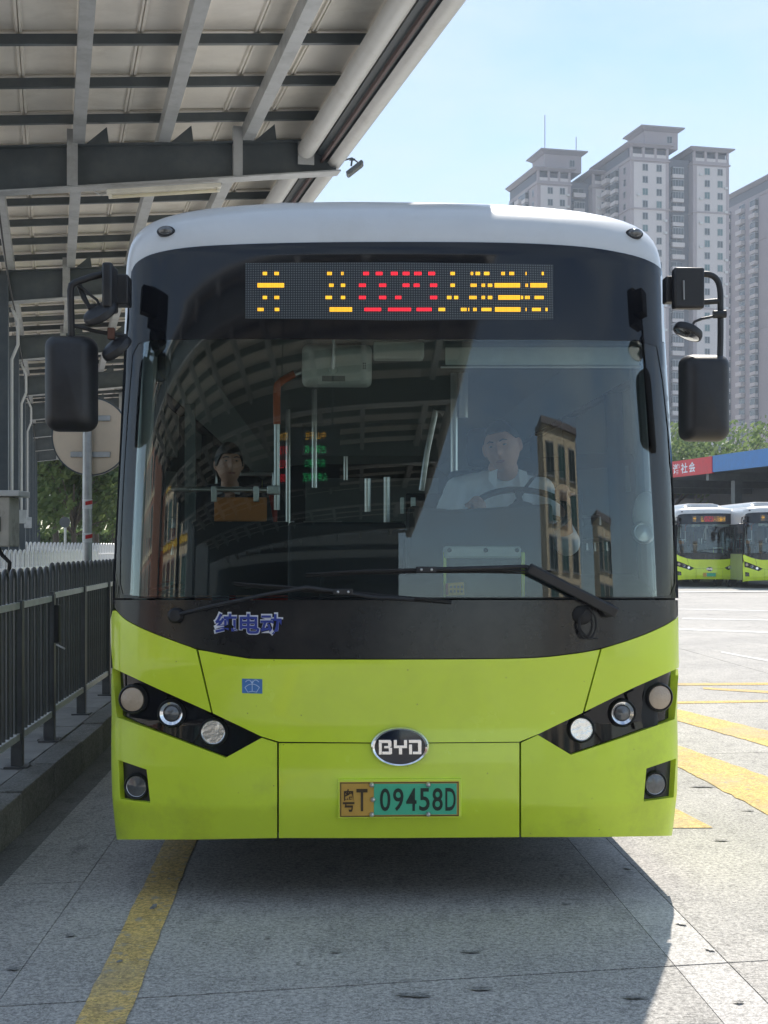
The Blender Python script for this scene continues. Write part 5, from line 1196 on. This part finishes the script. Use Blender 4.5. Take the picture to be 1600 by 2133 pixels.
park(1478, 55.0, R(1), 'lime green bus parked across the yard, nearest to the main bus corner')
park(1622, 53.0, R(1), 'lime green bus parked across the yard, cut by the right picture edge')
park(1440, 66.0, R(3), 'lime green bus behind the first parked bus, its white roof showing')
park(1560, 68.0, R(3), 'lime green bus in the back row, roof showing between the parked buses')
park(1690, 70.0, R(3), 'lime green bus in the back row beyond the right picture edge')
for (px, d, h, cr, sd), lb_ in zip([(1395, 92, 9.6, 3.4, 21), (1440, 100, 10.4, 3.6, 22), (1500, 96, 9.8, 3.4, 23), (1550, 104, 10.2, 3.6, 24), (1590, 98, 8.6, 3.0, 25)],
        ['tree top just right of the bus pillar above the red banner', 'tree top above the lettering of the red banner', 'tree top behind the mirror above the red banner end', 'tree top above the blue band', 'lower tree top by the right picture edge']):
    p = at(px, HY, d); tree('broadleaf_tree', (p.x, p.y, 0), h, cr, 1500, lb_, 'trees behind the far canopy', seed=sd, leaf=0.42, cz=0.68)
# ---------------------------------------------------------------- houses across the street behind the camera, mirrored in the windscreen
def house(name, x0, x1, y, dep, h, wm, label, floors, colsn, band=None, seed=1):
    hs = empty(name, (x0, y, 0)); tag(hs, label, 'building', 'houses mirrored in the windscreen')
    w = x1 - x0; MB().span((0, -dep, 0), (w, 0, h)).build('wall', K[wm], hs)
    MB().span((-0.3, -dep - 0.3, h), (w + 0.3, 0.35, h + 0.4)).build('roof', K['eave'], hs)
    for f_ in range(floors):
        z = 2.2 + f_ * (h - 1.5) / floors
        if band: MB().span((-0.05, 0.003, z - 1.35), (w + 0.05, 0.12, z - 1.0)).build('band', K[band], hs)
        for c in range(colsn):
            x = w * (c + 0.5) / colsn; addm(WN[(f_ + c) % 2], 'window', hs, T(x, 0.06, z) @ Matrix.Scale(1.15, 4))
    return hs
house('beige_house', 20, 28, -44, 3, 14.5, 'beige_wall', 'tall beige house mirrored in the right of the windscreen', 5, 3)
house('cream_house', 32, 38, -40, 3, 9.5, 'beige_wall', 'lower cream house mirrored at the right windscreen corner', 3, 3)
house('yellow_house', -31, -18, -30, 12, 13, 'beige_wall', 'cream house with yellow bands mirrored at the left of the windscreen', 4, 6, 'yellow_wall')
house('rose_house', -50, -34, -24, 12, 15, 'rose_wall', 'rose house mirrored at the far left of the windscreen', 5, 6, 'beige_wall')
th = house('unseen_hall', -18.0, 2.6, -25.5, 8, 7.0, 'steel_dark', 'unseen dark hall added to darken the middle of the windscreen reflection', 1, 12)  # unseen hall, added so the windscreen mirrors something dark
# ---------------------------------------------------------------- people
def bake(o, vox, sm=4):
    r = o.modifiers.new('r', 'REMESH'); r.mode = 'VOXEL'; r.voxel_size = vox; r.use_smooth_shade = True
    s = o.modifiers.new('s', 'SMOOTH'); s.factor = 0.5; s.iterations = sm
    dg = bpy.context.evaluated_depsgraph_get(); me = bpy.data.meshes.new_from_object(o.evaluated_get(dg)); o.modifiers.clear(); old = o.data; o.data = me
    me.polygons.foreach_set('use_smooth', [True] * len(me.polygons)); return o
def gs(x, a, s): return math.exp(-((x - a) / s) ** 2)
def head_pts(mb, M_, fat=1.0, n=44, m=36):
    rows = []
    for i in range(m + 1):
        th = math.pi * i / m; row = []
        for j in range(n):
            ph = 2 * math.pi * j / n; dx, dy, dz = math.sin(th) * math.cos(ph), math.sin(th) * math.sin(ph), math.cos(th)
            x = 0.078 * dx * fat; y = 0.098 * dy; z = 0.122 * dz
            if z < 0: x *= 1 - 0.22 * (-z / 0.122) ** 1.6; y = y * (1 - 0.10 * (-z / 0.122)) - 0.006 * (-z / 0.122)
            if dy < 0:
                f = -dy
                y -= f * (0.026 * gs(x, 0, 0.013) * gs(z, -0.022, 0.022) + 0.012 * gs(x, 0, 0.010) * gs(z, 0.005, 0.03))      # nose
                y -= f * 0.007 * gs(z, 0.036, 0.012) * gs(x, 0, 0.05)                                                        # brow
                y += f * 0.011 * (gs(x, 0.031, 0.016) + gs(x, -0.031, 0.016)) * gs(z, 0.014, 0.013)                          # sockets
                y -= f * 0.006 * (gs(x, 0.045, 0.02) + gs(x, -0.045, 0.02)) * gs(z, -0.02, 0.02)                             # cheeks
                y -= f * 0.007 * gs(x, 0, 0.022) * gs(z, -0.062, 0.010); y += f * 0.004 * gs(x, 0, 0.022) * gs(z, -0.0635, 0.003)
                y -= f * 0.009 * gs(x, 0, 0.022) * gs(z, -0.100, 0.014)                                                      # chin
            row.append(M_ @ Vector((x, y, z)))
        rows.append(row)
    mb.grid(rows, closed=True)
    for s in (-1, 1):
        mb.ball((0, 0, 0), (0.012, 0.022, 0.033), 12, M_ @ T(s * 0.080 * fat, 0.012, 0.0) @ RZ(s * R(20)))
def limb(mb, pts, rr, n=14):
    mb.tube(pts, rr, n)
    for p, r in zip(pts, rr): mb.ball(p, r, 12)
def face_parts(root, HM):
    for s in (-1, 1):
        MB().ball((0, 0, 0), (0.0125, 0.006, 0.0045), 12, HM @ T(s * 0.031, -0.083, 0.013)).build('eye', K['eye_white'], root, True)
        MB().ball((0, 0, 0), (0.006, 0.005, 0.0044), 10, HM @ T(s * 0.031, -0.0868, 0.013)).build('iris', K['hair'], root, True)
        MB().tube([HM @ Vector((s * 0.014, -0.0985, 0.031)), HM @ Vector((s * 0.032, -0.0965, 0.037)), HM @ Vector((s * 0.050, -0.084, 0.031))], [0.003, 0.004, 0.002], 6).build('eyebrow', K['hair'], root, True)
    MB().ball((0, 0, 0), (0.022, 0.006, 0.0065), 12, HM @ T(0, -0.0985, -0.062)).build('lips', K['skin_lip'], root, True)
def hair_cap(root, HM, fat, front, back, side, name='hair', vol=1.07):
    rows = []
    for i in range(15):
        row = []
        for j in range(40):
            ph = 2 * math.pi * j / 40; c = math.sin(ph)                                   # c<0 front
            zmin = front if c < -0.55 else (side if c < 0.35 else back)
            if -0.75 < c < -0.35: zmin = front + (side - front) * (c + 0.75) / 0.4
            thm = math.acos(max(-1, min(1, zmin / 0.122))); th = thm * i / 14; k = vol + 0.02 * math.sin(ph * 7) * (i / 14)
            row.append(HM @ Vector((0.078 * fat * k * math.sin(th) * math.cos(ph), 0.098 * k * math.sin(th) * math.sin(ph) + 0.004, 0.122 * k * math.cos(th))))
        rows.append(row)
    o = MB().grid(rows, closed=True).build(name, K['hair'], root, 'all')
    sd = o.modifiers.new('s', 'SOLIDIFY'); sd.thickness = 0.012; sd.offset = -1
    return o
def hand(mb, wrist, fwd, up, side, grip=1.0):                # palm, four curled fingers and a thumb
    w = Vector(wrist); f = Vector(fwd).normalized(); u = (Vector(up) - f * Vector(up).dot(f)).normalized(); x = f.cross(u) * side
    mb.tube([w, w + f * 0.03, w + f * 0.085], [0.026, 0.034, 0.036], 10); mb.ball(w + f * 0.08, 0.03, 10)
    for k, (o, l) in enumerate(((-0.028, 0.062), (-0.010, 0.072), (0.010, 0.068), (0.027, 0.054))):
        a = w + f * 0.088 + x * o; b = a + f * l * 0.45 - u * 0.012 * grip; c = b + f * l * 0.18 * (1.2 - grip) - u * l * 0.42; d = c - f * l * 0.25 * grip - u * l * 0.22
        limb(mb, [a, b, c, d], [0.0105, 0.010, 0.009, 0.008], 8)
    a = w + f * 0.028 - x * 0.030; limb(mb, [a, a - x * 0.022 + f * 0.028 - u * 0.01, a - x * 0.012 + f * 0.058 - u * 0.028], [0.013, 0.0115, 0.009], 8)
# driver, in bus coordinates turned to world
def W(p): return BM @ Vector(p)
hc = bp(1046, 932, 1.33)
drv = empty('person', BM @ Vector((hc.x - 0.02, 1.40, 1.37)), BUS_RZ); tag(drv, 'bus driver in a pale blue shirt with seat belt behind the steering wheel', 'person')
O = Vector((hc.x - 0.02, 1.40, 1.37)); rel = lambda v: Vector(v) - O
HMd = T(*rel(hc)) @ RY(R(-11)) @ RZ(R(-20)) @ RX(R(3)) @ Matrix.Scale(1.12, 4)
body = MB(); head_pts(body, HMd, 1.06)
nk = rel(hc) + Vector((0.028, 0.025, -0.115)); ch_ = Vector((0.03, 0.06, 0.52))
limb(body, [nk + Vector((-0.012, -0.005, 0.05)), nk, ch_ + Vector((0, 0, 0.08))], [0.058, 0.062, 0.075])
limb(body, [ch_, Vector((0.02, 0.05, 0.30)), Vector((0, 0.02, 0.05))], [0.085, 0.10, 0.11])
swl = rel(swc)
shR = Vector((-0.20, 0.05, 0.49)); shL = Vector((0.235, 0.05, 0.49))                    # image left / right shoulders
haL = swl + Vector((0.20, -0.02, 0.075)); haR = swl + Vector((-0.225, 0.02, 0.02))
elL = Vector((0.36, -0.11, 0.20)); elR = Vector((-0.33, -0.08, 0.18))
limb(body, [shR, elR, haR + Vector((-0.02, 0.10, -0.03))], [0.05, 0.042, 0.028]); limb(body, [shL, elL, haL + Vector((0.03, 0.10, -0.02))], [0.05, 0.042, 0.028])
hand(body, haL + Vector((0.025, 0.085, 0.0)), (-0.25, -0.8, 0.25), (0, 0.1, 1), 1); hand(body, haR + Vector((-0.02, 0.085, 0.0)), (0.2, -0.8, 0.2), (0, 0.1, 1), -1)
for s in (-1, 1):                                            # thighs and shins down to the cab floor
    limb(body, [Vector((s * 0.09, 0.0, 0.08)), Vector((s * 0.15, -0.42, 0.10)), Vector((s * 0.15, -0.50, -0.32))], [0.085, 0.065, 0.045]); limb(body, [Vector((s * 0.15, -0.50, -0.34)), Vector((s * 0.15, -0.62, -0.36))], [0.045, 0.04])
bo = bake(body.build('body', K['skin'], drv), 0.0065, 3)
shm = MB()
limb(shm, [Vector((-0.17, 0.06, 0.50)), Vector((0.03, 0.055, 0.525)), Vector((0.205, 0.06, 0.50))], [0.078, 0.092, 0.078])
for x in (-0.09, 0.02, 0.13): limb(shm, [Vector((x, 0.06, 0.47)), Vector((x * 0.9, 0.03, 0.30)), Vector((x * 0.9, 0.02, 0.06))], [0.105, 0.125, 0.135])
limb(shm, [shR, shR.lerp(elR, 0.55), elR.lerp(haR, 0.1)], [0.082, 0.074, 0.070]); limb(shm, [shL, shL.lerp(elL, 0.55), elL.lerp(haL, 0.05)], [0.082, 0.074, 0.070])
so_ = bake(shm.build('shirt', K['shirt'], drv), 0.010, 5)
tex = bpy.data.textures.new('folds', 'CLOUDS'); tex.noise_scale = 0.09
dm = so_.modifiers.new('folds', 'DISPLACE'); dm.texture = tex; dm.strength = 0.018; dm.mid_level = 0.5
for s in (-1, 1):                                            # collar wings
    a = nk + Vector((s * 0.055, 0.02, 0.0)); 
    MB().prism([(0, 0), (s * 0.05, -0.015), (s * 0.055, -0.06), (s * 0.012, -0.105)], lambda u, v: a + Vector((u * 0.9, -0.068 - 0.3 * abs(v), v)), lambda u, v: a + Vector((u * 0.9, -0.060 - 0.3 * abs(v), v))).build('collar', K['shirt'], drv)
MB().grid([[Vector((0.20, 0.0, 0.57)) + Vector((e * 0.7, 0, e * 0.45)), Vector((0.14, -0.085, 0.50)) + Vector((e * 0.7, 0, e * 0.5)), Vector((0.04, -0.112, 0.36)) + Vector((e * 0.8, 0, e * 0.5)), Vector((-0.06, -0.128, 0.20)) + Vector((e * 0.8, 0, e * 0.5)), Vector((-0.12, -0.125, 0.08)) + Vector((e * 0.8, 0, e * 0.5))] for e in (-0.032, 0.032)]).build('seat_belt', K['belt'], drv, True)
face_parts(drv, HMd); hair_cap(drv, HMd, 1.06, 0.068, -0.03, 0.030)
MB().grid([[Vector((s_ * 0.0 + x, y, z)) for x, y, z in ((-0.24, 0.02, 0.1), (-0.1, -0.14, 0.13), (0.1, -0.14, 0.13), (0.24, 0.02, 0.1))] for s_ in (0, 1)]) if False else None
# seated passenger near the door
hp = bp(477, 968, 2.55)
pas = empty('person', BM @ Vector((hp.x, 2.62, 1.37)), BUS_RZ); tag(pas, 'seated passenger with short black hair and dark top above the orange board', 'person')
O2 = Vector((hp.x, 2.62, 1.37)); r2 = lambda v: Vector(v) - O2
HMp = T(*r2(hp)) @ RZ(R(14)) @ RX(R(-4)) @ Matrix.Scale(1.02, 4)
pb = MB(); head_pts(pb, HMp, 1.0); n2 = r2(hp) + Vector((0, 0.03, -0.115))
limb(pb, [n2 + Vector((0, 0, 0.05)), n2, Vector((0, 0.08, 0.56))], [0.05, 0.052, 0.06]); limb(pb, [Vector((0, 0.08, 0.5)), Vector((0, 0.06, 0.28)), Vector((0, 0.04, 0.06))], [0.08, 0.09, 0.10])
for s in (-1, 1):
    limb(pb, [Vector((s * 0.17, 0.08, 0.50)), Vector((s * 0.23, 0.0, 0.24)), Vector((s * 0.10, -0.20, 0.15))], [0.045, 0.038, 0.026]); hand(pb, (s * 0.10, -0.20, 0.15), (-s * 0.4, -0.6, 0.0), (0, 0, 1), s)
    limb(pb, [Vector((s * 0.09, 0.02, 0.09)), Vector((s * 0.12, -0.40, 0.10)), Vector((s * 0.12, -0.46, -0.33))], [0.08, 0.06, 0.04]); limb(pb, [Vector((s * 0.12, -0.46, -0.35)), Vector((s * 0.12, -0.58, -0.37))], [0.04, 0.035])
bake(pb.build('body', K['skin'], pas), 0.007, 3)
ps = MB(); limb(ps, [Vector((-0.14, 0.08, 0.51)), Vector((0, 0.08, 0.535)), Vector((0.14, 0.08, 0.51))], [0.065, 0.075, 0.065])
for x in (-0.08, 0.08): limb(ps, [Vector((x, 0.08, 0.46)), Vector((x, 0.05, 0.28)), Vector((x, 0.04, 0.06))], [0.095, 0.11, 0.12])
for s in (-1, 1): limb(ps, [Vector((s * 0.17, 0.08, 0.50)), Vector((s * 0.23, 0.0, 0.24)), Vector((s * 0.13, -0.15, 0.165))], [0.07, 0.058, 0.042])
bake(ps.build('jacket', K['dark_cloth'], pas), 0.011, 4)
for s in (-1, 1):
    a = n2 + Vector((s * 0.02, -0.05, -0.02)); MB().prism([(0, 0), (s * 0.06, 0.0), (s * 0.05, -0.05), (s * 0.02, -0.045)], lambda u, v: a + Vector((u, -0.02 - 0.4 * abs(v), v)), lambda u, v: a + Vector((u, -0.014 - 0.4 * abs(v), v))).build('collar', K['white_cloth'], pas)
face_parts(pas, HMp); hair_cap(pas, HMp, 1.0, 0.052, -0.075, -0.01, vol=1.13)
# ---------------------------------------------------------------- the hazy air
hz = MB().span((-420, -90, -1.2), (420, 520, 118)).build('haze', mat('haze_dummy', (1, 1, 1)))
hm = bpy.data.materials.new('haze'); hm.use_nodes = True; n = hm.node_tree; n.nodes.clear()
o_ = n.nodes.new('ShaderNodeOutputMaterial'); v_ = n.nodes.new('ShaderNodeVolumePrincipled'); v_.inputs['Color'].default_value = (0.80, 0.88, 1.0, 1); v_.inputs['Density'].default_value = 0.00048; v_.inputs['Anisotropy'].default_value = 0.0
n.links.new(v_.outputs[0], o_.inputs['Volume']); hz.data.materials.clear(); hz.data.materials.append(hm); hz['kind'] = 'stuff'
